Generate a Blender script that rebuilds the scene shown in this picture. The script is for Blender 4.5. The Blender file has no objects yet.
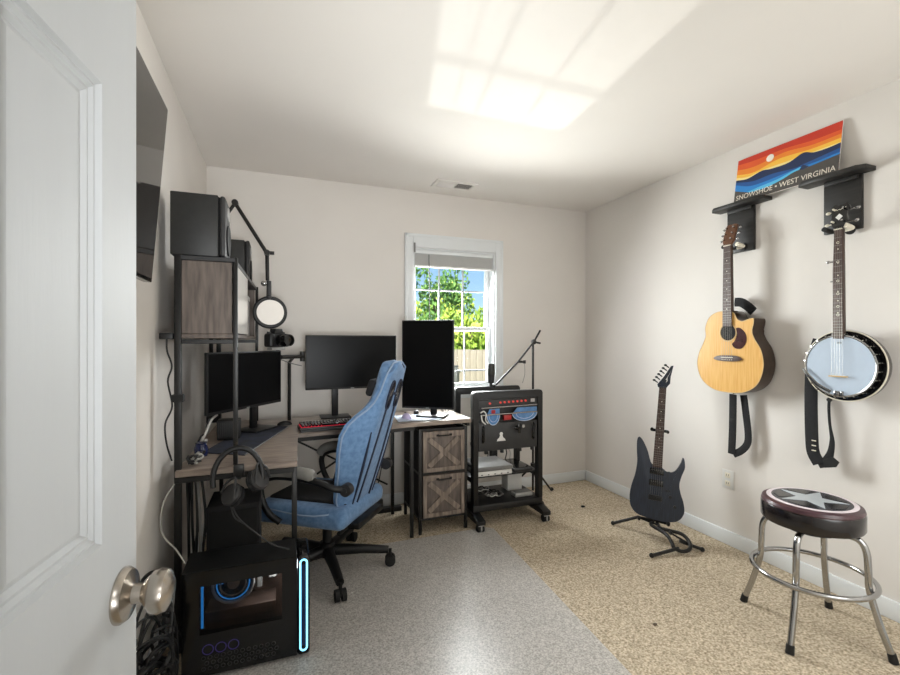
import bpy, bmesh, math, random
from mathutils import Vector, Matrix, Euler
random.seed(7)
sc = bpy.context.scene
C = sc.collection
R = math.radians
# ------------------------------------------------------------------ camera
XL, XR, YF, YB, H = -.47, 2.60, .11, 3.40, 2.44
cd = bpy.data.cameras.new('camera'); cam = bpy.data.objects.new('camera', cd); C.objects.link(cam)
cam.location = (0, 0, 1.2625); cam.rotation_euler = (R(90), 0, R(-20.6))
cd.sensor_width = 36; cd.lens = 36*449/900; cd.shift_y = 3.5/900; cd.clip_start = .02
sc.camera = cam
# ------------------------------------------------------------------ world, sun, lamps, exposure
w = bpy.data.worlds.new('sky'); sc.world = w; w.use_nodes = True
nt = w.node_tree; nt.nodes.clear()
wo = nt.nodes.new('ShaderNodeOutputWorld'); bg = nt.nodes.new('ShaderNodeBackground'); sky = nt.nodes.new('ShaderNodeTexSky')
sky.sky_type = 'HOSEK_WILKIE'; sky.turbidity = 2.2; sky.sun_direction = (-.45, -.55, .70)
bg.inputs[1].default_value = 2.6
nt.links.new(sky.outputs[0], bg.inputs[0]); nt.links.new(bg.outputs[0], wo.inputs[0])
def lamp(name, typ, loc, rot, energy, color=(1, 1, 1), **kw):
    l = bpy.data.lights.new(name, typ); l.energy = energy; l.color = color
    for k, v in kw.items(): setattr(l, k, v)
    o = bpy.data.objects.new(name, l); C.objects.link(o); o.location = loc; o.rotation_euler = rot
    return o
def aim(o, target):
    o.rotation_euler = (Vector(target)-o.location).to_track_quat('-Z', 'Y').to_euler()
lamp('sun', 'SUN', (0, -3, 6), Vector((.45, .55, -.70)).to_track_quat('-Z', 'Y').to_euler(), 6.5, (1, .95, .86), angle=R(.6))
# daylight pouring in at the window, then added fill lamps with no fixture behind them
lamp('window_daylight', 'AREA', (1.32, 3.60, 1.50), (R(-61), 0, 0), 42, (.95, .98, 1), shape='RECTANGLE', size=.66, size_y=1.1, spread=R(150))
lamp('ground_bounce_fill', 'AREA', (1.32, 3.62, 1.30), (R(-101), 0, 0), 12, (1, .985, .94), shape='RECTANGLE', size=.66, size_y=.8, spread=R(150))  # added lamp, stands in for ground bounce to even out the ceiling
lamp('front_fill', 'POINT', (1.95, .40, .95), (0, 0, 0), 8, (.95, .98, 1), shadow_soft_size=.3)  # added fill lamp out of view, lifts walls and ceiling
hs = lamp('doorway_fill_spot', 'SPOT', (.22, -.40, 1.0), (0, 0, 0), 95, (.95, .98, 1), spot_size=R(66), spot_blend=.7, shadow_soft_size=.3)  # added spot, brightens back wall and left ceiling through the doorway
aim(hs, (.75, 3.1, 2.15))
lamp('hall_fill', 'POINT', (.15, -.75, 1.9), (0, 0, 0), 6, (.95, .98, 1), shadow_soft_size=.2)  # added fill behind the camera, no fixture there
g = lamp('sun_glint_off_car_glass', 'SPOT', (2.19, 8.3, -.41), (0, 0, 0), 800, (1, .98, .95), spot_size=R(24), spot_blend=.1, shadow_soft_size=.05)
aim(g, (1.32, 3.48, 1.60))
sc.view_settings.view_transform = 'Standard'; sc.view_settings.look = 'None'
sc.view_settings.exposure = .72; sc.view_settings.gamma = 1; sc.view_settings.use_curve_mapping = False

# ------------------------------------------------------------------ materials
def lin(c):
    return tuple(((x/255)/12.92 if x/255 <= .04045 else ((x/255+.055)/1.055)**2.4) for x in c)+(1,)
MATS = {}
def mat(name, rgb, rough=.6, metal=0, noise=0, scale=40, bump=0, bscale=None, emit=0, coat=0, spec=.5, stretch=None, rgb2=None, alpha=1, trans=0, detail=4, sheen=0, bdist=.002):
    if name in MATS: return MATS[name]
    m = bpy.data.materials.new(name); m.use_nodes = True; t = m.node_tree; b = t.nodes['Principled BSDF']
    c = lin(rgb); b.inputs['Base Color'].default_value = c
    b.inputs['Roughness'].default_value = rough; b.inputs['Metallic'].default_value = metal
    b.inputs['Specular IOR Level'].default_value = spec; b.inputs['Coat Weight'].default_value = coat
    b.inputs['Coat Roughness'].default_value = .05; b.inputs['Transmission Weight'].default_value = trans
    b.inputs['Sheen Weight'].default_value = sheen
    if emit:
        b.inputs['Emission Color'].default_value = c; b.inputs['Emission Strength'].default_value = emit
    b.inputs['Alpha'].default_value = alpha
    tc = t.nodes.new('ShaderNodeTexCoord'); mp = t.nodes.new('ShaderNodeMapping')
    t.links.new(tc.outputs['Object'], mp.inputs[0])
    if stretch: mp.inputs['Scale'].default_value = stretch
    if noise or rgb2:
        n = t.nodes.new('ShaderNodeTexNoise'); n.inputs['Scale'].default_value = scale; n.inputs['Detail'].default_value = detail
        t.links.new(mp.outputs[0], n.inputs[0])
        r = t.nodes.new('ShaderNodeValToRGB'); k = max(noise, .0)
        r.color_ramp.elements[0].position = .33; r.color_ramp.elements[1].position = .67
        if rgb2: r.color_ramp.elements[0].color = lin(rgb2); r.color_ramp.elements[1].color = c
        else:
            r.color_ramp.elements[0].color = tuple(x*(1-k) for x in c[:3])+(1,); r.color_ramp.elements[1].color = tuple(min(1, x*(1+k)) for x in c[:3])+(1,)
        t.links.new(n.outputs[0], r.inputs[0]); t.links.new(r.outputs[0], b.inputs['Base Color'])
    if bump:
        n2 = t.nodes.new('ShaderNodeTexNoise'); n2.inputs['Scale'].default_value = bscale or scale; n2.inputs['Detail'].default_value = 3
        t.links.new(mp.outputs[0], n2.inputs[0])
        bp = t.nodes.new('ShaderNodeBump'); bp.inputs['Strength'].default_value = bump; bp.inputs['Distance'].default_value = bdist
        t.links.new(n2.outputs[0], bp.inputs['Height']); t.links.new(bp.outputs[0], b.inputs['Normal'])
    MATS[name] = m
    return m
M_wall = mat('wall_paint', (225, 220, 214), .75, noise=.02, scale=2, bump=.08, bscale=180, spec=.3)
M_ceil = mat('ceiling_paint', (230, 225, 219), .85, noise=.015, scale=1.5, bump=.1, bscale=160, spec=.2)
M_trim = mat('white_trim_paint', (226, 229, 230), .4, noise=.01, scale=5)
M_carpet = mat('beige_carpet', (220, 205, 181), .97, rgb2=(141, 126, 104), scale=125, bump=.8, bscale=130, spec=.1, detail=6, bdist=.006)
M_mat = mat('grey_vinyl', (206, 201, 195), .3, rgb2=(146, 142, 136), scale=150, bump=.35, bscale=120, spec=.28, detail=5, bdist=.0015)
M_door = mat('white_door_paint', (192, 194, 195), .5, spec=.07, noise=.012, scale=6, bump=.22, bscale=55, stretch=(3, 3, .35), bdist=.002)
M_black = mat('black_plastic', (18, 18, 19), .45, noise=.15, scale=30)
M_blackg = mat('black_gloss_plastic', (12, 12, 13), .12, noise=.1, scale=20)
M_bmetal = mat('black_powder_coated_metal', (30, 29, 28), .4, metal=.3, noise=.1, scale=60)
M_screen = mat('dark_screen', (8, 8, 9), .3, spec=.1, noise=.1, scale=3)
M_tvs = mat('television_screen', (44, 41, 39), .06, spec=.9, noise=.05, scale=3)
M_char = mat('charcoal_plastic', (46, 46, 47), .5, noise=.12, scale=25)
M_spk = mat('speaker_vinyl', (36, 36, 35), .5, noise=.12, scale=40)
M_gwood = mat('rustic_grey_wood', (150, 135, 122), .55, rgb2=(98, 86, 77), scale=9, stretch=(6, 6, .8), bump=.15, bscale=30, detail=8)
M_gwoodh = mat('rustic_grey_desktop_wood', (158, 143, 130), .33, rgb2=(112, 99, 90), scale=9, stretch=(.8, 6, 6), bump=.08, bscale=30, detail=8)
M_gwoodd = mat('rustic_dark_grey_wood', (112, 100, 92), .6, rgb2=(80, 71, 65), scale=9, stretch=(6, 6, .8), bump=.15, bscale=30, detail=8)
M_bluef = mat('blue_denim_fabric', (110, 144, 183), .85, rgb2=(90, 123, 162), scale=45, bump=.3, bscale=400, sheen=.25, spec=.2)
M_navy = mat('navy_piping', (28, 36, 58), .7, noise=.1, scale=60)
M_lpipe = mat('pale_piping', (138, 158, 184), .7, noise=.05, scale=60)
M_bfab = mat('black_fabric', (26, 26, 28), .9, noise=.2, scale=80, bump=.3, bscale=300)
M_foam = mat('black_foam', (18, 18, 18), .95, noise=.2, scale=90)
M_gpad = mat('grey_arm_pad', (138, 136, 131), .55, noise=.05, scale=40)
M_chrome = mat('chrome', (176, 176, 176), .14, metal=1, noise=.02, scale=20)
M_nickel = mat('brushed_nickel', (188, 180, 170), .27, metal=1, noise=.05, scale=60, stretch=(1, 1, 8))
M_steel = mat('string_steel', (150, 146, 140), .35, metal=1, noise=.02, scale=50)
M_white = mat('white_plastic', (226, 225, 221), .4, noise=.01, scale=30)
M_cream = mat('cream_plastic', (233, 226, 208), .45, noise=.02, scale=30)
M_spruce = mat('spruce_top', (230, 184, 112), .25, rgb2=(216, 164, 90), scale=14, stretch=(9, 9, .5), coat=.5, detail=6)
M_mahog = mat('dark_mahogany', (62, 42, 28), .3, rgb2=(44, 30, 22), scale=20, stretch=(6, 6, .6), coat=.4)
M_rose = mat('rosewood', (78, 54, 46), .5, rgb2=(56, 38, 33), scale=25, stretch=(8, 8, .6))
M_neckw = mat('brown_neck_wood', (106, 68, 42), .4, rgb2=(84, 52, 33), scale=20, stretch=(8, 8, .6))
M_bind = mat('maple_binding', (210, 178, 122), .4, noise=.04, scale=40)
M_tort = mat('dark_red_pickguard', (58, 20, 22), .2, noise=.3, scale=40)
M_gblue = mat('dark_blue_guitar_stain', (36, 46, 64), .35, rgb2=(25, 32, 45), scale=20, stretch=(8, 8, .6), coat=.1)
M_bhead = mat('banjo_skin', (182, 196, 212), .5, noise=.02, scale=20)
M_red = mat('red_plastic', (170, 30, 30), .4, noise=.05, scale=30)
M_rled = mat('red_led', (214, 66, 56), .4, emit=.25, noise=.02)
M_rkey = mat('red_key_glow', (190, 20, 45), .4, emit=.5, noise=.02)
M_bled = mat('ice_blue_led', (132, 220, 255), .4, emit=1.25, noise=.01)
M_bled2 = mat('blue_led', (40, 130, 220), .4, emit=.9, noise=.01)
M_vled = mat('violet_led', (60, 46, 120), .4, emit=.05, noise=.01)
M_puck = mat('warm_puck_lamp', (255, 226, 180), .4, emit=2.5, noise=.01)
M_rim = mat('translucent_blue_plastic', (92, 136, 186), .15, noise=.15, scale=30)
M_silver = mat('silver_plastic', (176, 175, 173), .4, metal=.4, noise=.05, scale=30)
M_graym = mat('grey_plastic', (120, 119, 117), .5, noise=.06, scale=30)
M_bcable = mat('black_cable_rubber', (20, 20, 21), .5, noise=.1, scale=40)
M_wcable = mat('white_cable_rubber', (190, 188, 182), .5, noise=.04, scale=40)
M_wstain = mat('black_stained_pine', (40, 38, 36), .5, rgb2=(26, 25, 24), scale=10, stretch=(6, .8, 6), bump=.15, bscale=30)
M_bleather = mat('black_vinyl_upholstery', (26, 22, 23), .2, noise=.1, scale=20, coat=.2)
M_maroon = mat('maroon_vinyl', (74, 48, 54), .3, noise=.08, scale=20)
M_lblue = mat('pale_blue_cloth', (200, 212, 232), .6, noise=.02, scale=60)
M_lilac = mat('lilac_plastic', (196, 186, 222), .35, noise=.02, scale=40)
M_bmat = mat('dark_blue_cloth', (40, 46, 66), .8, rgb2=(26, 28, 36), scale=12)
M_slate = mat('grey_enamel', (96, 96, 97), .35, noise=.03, scale=30)
M_rub = mat('black_rubber', (16, 16, 16), .7, noise=.1, scale=40)
def clear(name, tint, ior=1.45):
    m = bpy.data.materials.new(name); m.use_nodes = True; t = m.node_tree; t.nodes.clear()
    o = t.nodes.new('ShaderNodeOutputMaterial'); mx = t.nodes.new('ShaderNodeMixShader'); fr = t.nodes.new('ShaderNodeFresnel'); fr.inputs[0].default_value = ior
    tr = t.nodes.new('ShaderNodeBsdfTransparent'); tr.inputs[0].default_value = lin(tint); gl = t.nodes.new('ShaderNodeBsdfGlossy'); gl.inputs['Roughness'].default_value = .01
    t.links.new(fr.outputs[0], mx.inputs[0]); t.links.new(tr.outputs[0], mx.inputs[1]); t.links.new(gl.outputs[0], mx.inputs[2]); t.links.new(mx.outputs[0], o.inputs[0])
    return m
M_glass = clear('window_glass', (252, 254, 253), 1.2)
M_leaf = mat('yellow_green_leaves', (196, 214, 92), .6, rgb2=(112, 150, 52), scale=1.6, detail=6)  # leaf colour of the yellow-green and pale green trees
M_leafd = mat('green_leaves', (120, 164, 76), .6, rgb2=(66, 110, 58), scale=1.6, detail=6)  # leaf colour of the green trees farther back
M_bark = mat('bark', (96, 82, 66), .9, noise=.2, scale=12, stretch=(4, 4, .6))
M_fence = mat('tan_fence_boards', (164, 153, 138), .8, noise=.1, scale=8, stretch=(6, 6, .4))
M_grass = mat('lawn', (120, 138, 70), .9, rgb2=(84, 104, 48), scale=14)
M_dark = mat('dark_cavity', (10, 10, 10), .9, noise=.1, scale=20)
M_pcb = mat('brown_circuit_board', (96, 74, 64), .5, rgb2=(66, 50, 45), scale=30)

# ------------------------------------------------------------------ mesh builder
def smooth_closed(pts, n=6):
    out = []; L = len(pts)
    for i in range(L):
        p0, p1, p2, p3 = [Vector(pts[(i+k-1) % L]) for k in range(4)]
        for j in range(n):
            t = j/n
            out.append(tuple(.5*((2*p1)+(p2-p0)*t+(2*p0-5*p1+4*p2-p3)*t*t+(3*p1-p0-3*p2+p3)*t**3)))
    return out
def smooth_open(pts, n=6):
    P = [Vector(p) for p in pts]; P = [2*P[0]-P[1]]+P+[2*P[-1]-P[-2]]; out = []
    for i in range(1, len(P)-2):
        p0, p1, p2, p3 = P[i-1:i+3]
        for j in range(n):
            t = j/n
            out.append(.5*((2*p1)+(p2-p0)*t+(2*p0-5*p1+4*p2-p3)*t*t+(3*p1-p0-3*p2+p3)*t**3))
    out.append(P[-2]); return out
class MB:
    def __init__(s): s.bm = bmesh.new(); s.mats = []; s.mi = 0
    def _mark(s): return set(s.bm.faces)
    def box(s, a, b, bev=0, seg=2, mtx=None):
        a = Vector(a); b = Vector(b); lo = Vector(map(min, a, b)); hi = Vector(map(max, a, b))
        c = (lo+hi)/2; d = hi-lo
        r = bmesh.ops.create_cube(s.bm, size=1, matrix=Matrix.Translation(c) @ Matrix.Diagonal((*d, 1)))
        vs = r['verts']
        if bev:
            es = list({e for v in vs for e in v.link_edges})
            q = bmesh.ops.bevel(s.bm, geom=es, offset=min(bev, min(d)*.49), segments=seg, affect='EDGES', profile=.5)
            vs = list({v for f in q['faces'] for v in f.verts} | {v for v in vs if v.is_valid})
        if mtx is not None: bmesh.ops.transform(s.bm, matrix=mtx, verts=vs)
        s._setmat(vs); return vs
    def _setmat(s, vs):
        if s.mi:
            for v in vs:
                for f in v.link_faces: f.material_index = s.mi
    def cyl(s, p0, p1, r0, r1=None, n=20, cap=True):
        if r1 is None: r1 = r0
        p0 = Vector(p0); p1 = Vector(p1); d = p1-p0
        q = d.to_track_quat('Z', 'Y').to_matrix().to_4x4()
        r = bmesh.ops.create_cone(s.bm, cap_ends=cap, segments=n, radius1=r0, radius2=r1, depth=d.length, matrix=Matrix.Translation((p0+p1)/2) @ q)
        s._setmat(r['verts']); return r['verts']
    def sph(s, c, r, sc=(1, 1, 1), n=20, mtx=None):
        m = Matrix.Translation(c) @ (mtx or Matrix()) @ Matrix.Diagonal((r*sc[0], r*sc[1], r*sc[2], 1))
        r = bmesh.ops.create_uvsphere(s.bm, u_segments=n, v_segments=max(8, n//2), radius=1, matrix=m)
        s._setmat(r['verts']); return r['verts']
    def tube(s, pts, r, n=8, closed=False, flat=None):
        P = [Vector(p) for p in pts]; L = len(P); rings = []
        rad = r if isinstance(r, (list, tuple)) else [r]*L
        up = None
        for i in range(L):
            a = P[i-1] if (i > 0 or closed) else P[i]; b = P[(i+1) % L] if (i < L-1 or closed) else P[i]
            t = (b-a).normalized()
            if up is None:
                up = Vector((0, 0, 1)) if abs(t.z) < .9 else Vector((1, 0, 0))
                if flat is not None: up = Vector(flat)
            u = (up-t*up.dot(t))
            if u.length < 1e-5: u = t.orthogonal()
            u.normalize(); v = t.cross(u); up = u
            fl = 1 if flat is None else .22
            rings.append([s.bm.verts.new(P[i]+(u*math.cos(2*math.pi*k/n)*fl+v*math.sin(2*math.pi*k/n))*rad[i]) for k in range(n)])
        for i in range(L if closed else L-1):
            A = rings[i]; B = rings[(i+1) % L]
            for k in range(n):
                f = s.bm.faces.new((A[k], A[(k+1) % n], B[(k+1) % n], B[k])); f.material_index = s.mi
        if not closed:
            f = s.bm.faces.new(rings[0][::-1]); f.material_index = s.mi
            f = s.bm.faces.new(rings[-1]); f.material_index = s.mi
    def torus(s, c, R_, r, axis=(0, 0, 1), n=40, m=10, sc=(1, 1)):
        q = Vector(axis).to_track_quat('Z', 'Y').to_matrix()
        s.tube([Vector(c)+q @ Vector((R_*sc[0]*math.cos(2*math.pi*i/n), R_*sc[1]*math.sin(2*math.pi*i/n), 0)) for i in range(n)], r, m, True)
    def prism(s, outline, d0, d1, plane='XZ', bev=0, seg=2):
        f3 = {'XZ': lambda p, d: (p[0], d, p[1]), 'XY': lambda p, d: (p[0], p[1], d), 'YZ': lambda p, d: (d, p[0], p[1])}[plane]
        A = [s.bm.verts.new(f3(p, d0)) for p in outline]; B = [s.bm.verts.new(f3(p, d1)) for p in outline]
        L = len(A); fa = s.bm.faces.new(A); fb = s.bm.faces.new(B[::-1]); fs = [fa, fb]
        for i in range(L): fs.append(s.bm.faces.new((A[i], B[i], B[(i+1) % L], A[(i+1) % L])))
        for f in fs: f.material_index = s.mi
        if bev:
            es = list(fa.edges)+list(fb.edges)
            bmesh.ops.bevel(s.bm, geom=es, offset=bev, segments=seg, affect='EDGES', profile=.5)
        return A+B
    def lathe(s, prof, c=(0, 0, 0), axis=(0, 0, 1), n=32):
        q = Vector(axis).to_track_quat('Z', 'Y').to_matrix(); c = Vector(c); rings = []
        for r, z in prof:
            if r < 1e-6: rings.append([s.bm.verts.new(c+q @ Vector((0, 0, z)))])
            else: rings.append([s.bm.verts.new(c+q @ Vector((r*math.cos(2*math.pi*k/n), r*math.sin(2*math.pi*k/n), z))) for k in range(n)])
        for A, B in zip(rings, rings[1:]):
            for k in range(n):
                if len(A) == 1 and len(B) == 1: break
                if len(A) == 1: f = s.bm.faces.new((A[0], B[(k+1) % n], B[k]))
                elif len(B) == 1: f = s.bm.faces.new((A[k], A[(k+1) % n], B[0]))
                else: f = s.bm.faces.new((A[k], A[(k+1) % n], B[(k+1) % n], B[k]))
                f.material_index = s.mi
    def xf(s, mtx): bmesh.ops.transform(s.bm, matrix=mtx, verts=list(s.bm.verts)); return s
    def build(s, name, m, parent=None, smooth=True, angle=38):
        bmesh.ops.recalc_face_normals(s.bm, faces=list(s.bm.faces))
        me = bpy.data.meshes.new(name); o = bpy.data.objects.new(name, me); C.objects.link(o)
        root = parent
        while root is not None and root.parent is not None: root = root.parent
        if root is not None:
            off = ORIG.get(root.name, Vector((0, 0, 0)))
        else:
            vs = [v.co for v in s.bm.verts]
            off = Vector(((min(v.x for v in vs)+max(v.x for v in vs))/2, (min(v.y for v in vs)+max(v.y for v in vs))/2, min(v.z for v in vs)))
            o.location = off; ORIG[o.name] = off.copy()
        bmesh.ops.translate(s.bm, vec=-off, verts=list(s.bm.verts))
        s.bm.to_mesh(me); s.bm.free()
        for mm in ([m] if not isinstance(m, (list, tuple)) else m): me.materials.append(mm)
        if smooth:
            me.shade_smooth(); me.set_sharp_from_angle(angle=R(angle))
        if parent is not None: o.parent = parent
        return o
ORIG = {}
def tag(o, label, cat, group=None):
    o['label'] = label; o['category'] = cat
    if group: o['group'] = group
    return o
def thing(name, label, cat, loc=(0, 0, 0), rot=None, group=None):
    """Empty at the thing's base. Without rot the parts are given in room coordinates, with rot in the thing's own."""
    o = bpy.data.objects.new(name, None); C.objects.link(o); o.location = loc; o.empty_display_size = .05
    if rot is None: ORIG[o.name] = Vector(loc)
    else: o.rotation_euler = rot
    return tag(o, label, cat, group)
def struct(o): o['kind'] = 'structure'; return o
def empty_struct(name, loc): 
    o = bpy.data.objects.new(name, None); C.objects.link(o); o.location = loc; ORIG[o.name] = Vector(loc); o['kind'] = 'structure'; return o
def bx(name, a, b, m, parent=None, bev=0, seg=2):
    k = MB(); k.box(a, b, bev, seg); return k.build(name, m, parent)
def tb(name, pts, r, m, parent=None, n=8, sm=0, flat=None):
    k = MB(); k.tube(smooth_open(pts, sm) if sm else pts, r, n, flat=flat); return k.build(name, m, parent)
def text_part(name, s, size, m, parent, mtx, depth=.0006):
    cu = bpy.data.curves.new(name, 'FONT'); cu.body = s; cu.size = size; cu.extrude = depth; cu.align_x = 'CENTER'; cu.align_y = 'CENTER'
    t = bpy.data.objects.new(name+'_curve', cu); C.objects.link(t)
    dg = bpy.context.evaluated_depsgraph_get(); me = bpy.data.meshes.new_from_object(t.evaluated_get(dg))
    bpy.data.objects.remove(t); bpy.data.curves.remove(cu)
    o = bpy.data.objects.new(name, me); C.objects.link(o); me.name = name
    me.transform(mtx); me.materials.clear(); me.materials.append(m)
    if parent is not None: o.parent = parent
    return o

# ================================================================== ROOM SHELL
struct(bx('floor', (XL-.15, -1.4, -.1), (XR+.15, YB+.15, 0), M_carpet))
struct(bx('ceiling', (XL-.15, -1.4, H), (XR+.15, YB+.15, H+.1), M_ceil))
struct(bx('wall_left', (XL-.12, -1.4, 0), (XL, YB+.12, H), M_wall))
struct(bx('wall_right', (XR, -1.4, 0), (XR+.12, YB+.12, H), M_wall))
struct(bx('wall_hall', (XL, -1.4, 0), (XR, -1.3, H), M_wall))
WX0, WX1, WZ0, WZ1 = .967, 1.682, .86, 2.0
k = MB()
k.box((XL, YB, 0), (WX0, YB+.14, H)); k.box((WX1, YB, 0), (XR, YB+.14, H)); k.box((WX0, YB, 0), (WX1, YB+.14, WZ0)); k.box((WX0, YB, WZ1), (WX1, YB+.14, H))
struct(k.build('wall_back', M_wall, smooth=False))
DX0, DX1 = -.285, .47
k = MB()
k.box((XL, -.01, 0), (DX0, YF, H)); k.box((DX1, -.01, 0), (XR, YF, H)); k.box((DX0, -.01, 2.05), (DX1, YF, H))
struct(k.build('wall_front', M_wall, smooth=False))
struct(bx('baseboard_back', (XL, YB-.014, 0), (XR, YB, .088), M_trim, bev=.004))
struct(bx('baseboard_right', (XR-.014, YF, 0), (XR, YB-.014, .088), M_trim, bev=.004))
struct(bx('baseboard_left', (XL, YF, 0), (XL+.014, YB-.014, .088), M_trim, bev=.004))
struct(bx('baseboard_front', (DX1+.06, YF, 0), (XR-.014, YF+.014, .088), M_trim, bev=.004))
k = MB(); k.box((DX1, -.02, 0), (DX1+.06, YF+.012, 2.11), .004); k.box((DX0, -.02, 2.05), (DX1, YF+.012, 2.11), .004)
struct(k.build('trim_1', M_trim))

# window: casing, jamb, two sashes with muntins, panes
W = empty_struct('window_1', ((WX0+WX1)/2, YB, WZ0))
k = MB(); cw = .062; ct = .098
k.box((WX0-cw, YB-.016, WZ0-cw), (WX0, YB-.001, WZ1+ct), .004); k.box((WX1, YB-.016, WZ0-cw), (WX1+cw, YB-.001, WZ1+ct), .004)
k.box((WX0, YB-.016, WZ1), (WX1, YB-.001, WZ1+ct), .004); k.box((WX0, YB-.016, WZ0-cw), (WX1, YB-.001, WZ0-.005), .004)
k.box((WX0-cw-.006, YB-.021, WZ0-cw), (WX0-cw+.016, YB-.001, WZ1+ct+.006), .003); k.box((WX1+cw-.016, YB-.021, WZ0-cw), (WX1+cw+.006, YB-.001, WZ1+ct+.006), .003)
k.box((WX0-cw, YB-.021, WZ1+ct-.016), (WX1+cw, YB-.001, WZ1+ct+.006), .003)
k.build('casing', M_trim, W)
k = MB(); e = .0005
k.box((WX0+e, YB, WZ0), (WX0+.014, YB+.139, WZ1)); k.box((WX1-.014, YB, WZ0), (WX1-e, YB+.139, WZ1)); k.box((WX0+.014, YB, WZ1-.014), (WX1-.014, YB+.139, WZ1-e)); k.box((WX0+.014, YB-.03, WZ0+e), (WX1-.014, YB+.139, WZ0+.02))
k.build('window_jamb', M_trim, W)
def sash(name, z0, z1, y, xs, zs):
    a, b = WX0+.016, WX1-.016; s = .032
    k = MB(); k.box((a, y, z0), (a+s, y+.03, z1), .003); k.box((b-s, y, z0), (b, y+.03, z1), .003); k.box((a+s, y, z0), (b-s, y+.03, z0+s+.004), .003); k.box((a+s, y, z1-s), (b-s, y+.03, z1), .003)
    f = k.build(name, M_trim, W)
    k = MB()
    for x in xs: k.box((x-.0055, y+.008, z0+s), (x+.0055, y+.022, z1-s))
    for z in zs: k.box((a+s, y+.008, z-.0055), (b-s, y+.022, z+.0055))
    k.build('muntin_grid', mat('backlit_muntin_grey', (168, 172, 176), .5, noise=.01), f)  # white muntins greyed, their backlit shade put into the colour
    k = MB(); k.box((a+s, y+.0135, z0+s), (b-s, y+.0165, z1-s)); k.build('pane', M_glass, f)
x3 = [1.218, 1.43]
sash('upper_sash', 1.345, 1.985, YB+.085, x3, [1.68])
sash('lower_sash', WZ0+.021, 1.38, YB+.05, x3, [1.015])

# window blind, drawn up
B = thing('window_blind', 'pale grey slatted blind drawn up at the head of the window', 'blind', (1.325, YB+.03, 1.86))
bx('headrail', (WX0+.018, YB+.005, 1.955), (WX1-.018, YB+.045, 1.985), M_trim, B, .003)
k = MB()
for i in range(13): k.box((WX0+.02, YB+.004, 1.868+i*.0066), (WX1-.02, YB+.046, 1.8705+i*.0066))
k.build('slat_stack', mat('blind_slats', (232, 231, 229), .6, noise=.02), B)
bx('bottom_rail', (WX0+.02, YB+.004, 1.852), (WX1-.02, YB+.046, 1.866), mat('blind_slats', (232, 231, 229)), B, .003)
tb('wand', [(1.10, YB+.002, 1.95), (1.103, YB-.004, 1.45)], .0035, M_graym, B)
bx('bracket', (WX0+.002, YB-.03, 1.955), (WX0+.014, YB-.017, 2.03), M_graym, B, .002)

# ------------------------------------------------------------------ outdoors
struct(bx('ground', (-12, YB+.16, -.75), (16, 22, -.6), M_grass))
F = thing('board_fence', 'tan board fence standing outside the window', 'fence', (3, 8.9, -.6))
k = MB(); x = -1.0
while x < 8:
    k.box((x, 8.9, -.6), (x+.14, 8.925, 1.08+random.uniform(-.01, .01)), .004); x += .146
k.build('boards', M_fence, F)
k = MB(); [k.box((-1, 8.93, z), (8, 8.97, z+.09)) for z in (-.3, .3, .85)]; k.build('rails', M_fence, F)
K = thing('utility_box', 'small grey utility box on the outdoor fence', 'box', (3.4, 8.8, .35))
bx('cabinet', (3.2, 8.8, .3), (3.48, 8.895, .72), M_graym, K, .01); bx('hood', (3.18, 8.79, .72), (3.5, 8.895, .75), M_slate, K, .005)
def tree(cx, cy, hgt, rad, n, m, label, crown0=.2):
    T = thing('leafy_tree', label, 'tree', (cx, cy, -.6), group='trees beyond the fence')
    tb('trunk', [(cx, cy, -.6), (cx+.08, cy, hgt*.35), (cx-.05, cy+.05, hgt*.8)], [.13, .1, .05], M_bark, T, 10)
    k = MB(); blobs = [(Vector((random.uniform(-1, 1)*rad*.75, random.uniform(-.6, .6)*rad, crown0+random.random()*(hgt-crown0))), random.uniform(.35, .6)*rad) for _ in range(22)]
    for i in range(n):
        c, r = random.choice(blobs); v = Vector((random.gauss(0, 1), random.gauss(0, 1), random.gauss(0, 1))).normalized()*r*random.uniform(.75, 1.05)
        p = Vector((cx, cy, 0))+c+v; s_ = random.uniform(.05, .1)
        q = Euler((random.random()*6, random.random()*6, random.random()*6)).to_matrix()
        vs = [k.bm.verts.new(p+q @ Vector(o)*s_) for o in ((-1, 0, 0), (0, -.5, .1), (1, 0, 0), (0, .5, .1))]
        k.bm.faces.new(vs)
    k.build('foliage', m, T, smooth=False)
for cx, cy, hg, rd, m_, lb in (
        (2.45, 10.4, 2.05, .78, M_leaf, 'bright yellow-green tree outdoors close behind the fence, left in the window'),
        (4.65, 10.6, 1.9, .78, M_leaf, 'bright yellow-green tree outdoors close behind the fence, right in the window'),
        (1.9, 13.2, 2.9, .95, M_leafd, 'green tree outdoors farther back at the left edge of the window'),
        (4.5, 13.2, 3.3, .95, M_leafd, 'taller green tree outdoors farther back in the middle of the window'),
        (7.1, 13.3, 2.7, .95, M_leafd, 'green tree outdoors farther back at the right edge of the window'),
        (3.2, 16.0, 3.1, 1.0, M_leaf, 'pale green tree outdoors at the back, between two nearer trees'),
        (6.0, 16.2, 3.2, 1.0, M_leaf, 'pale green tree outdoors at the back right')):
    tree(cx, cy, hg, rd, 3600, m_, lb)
# ------------------------------------------------------------------ door (open, in the left foreground)
da = R(7); dl, dt, dz = .62, .035, 2.03
D = bpy.data.objects.new('door_1', None); C.objects.link(D); D['kind'] = 'structure'
D.location = (-.186-dl*math.sin(da), .727-dl*math.cos(da), .008); D.rotation_euler = (0, 0, -da)
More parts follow.
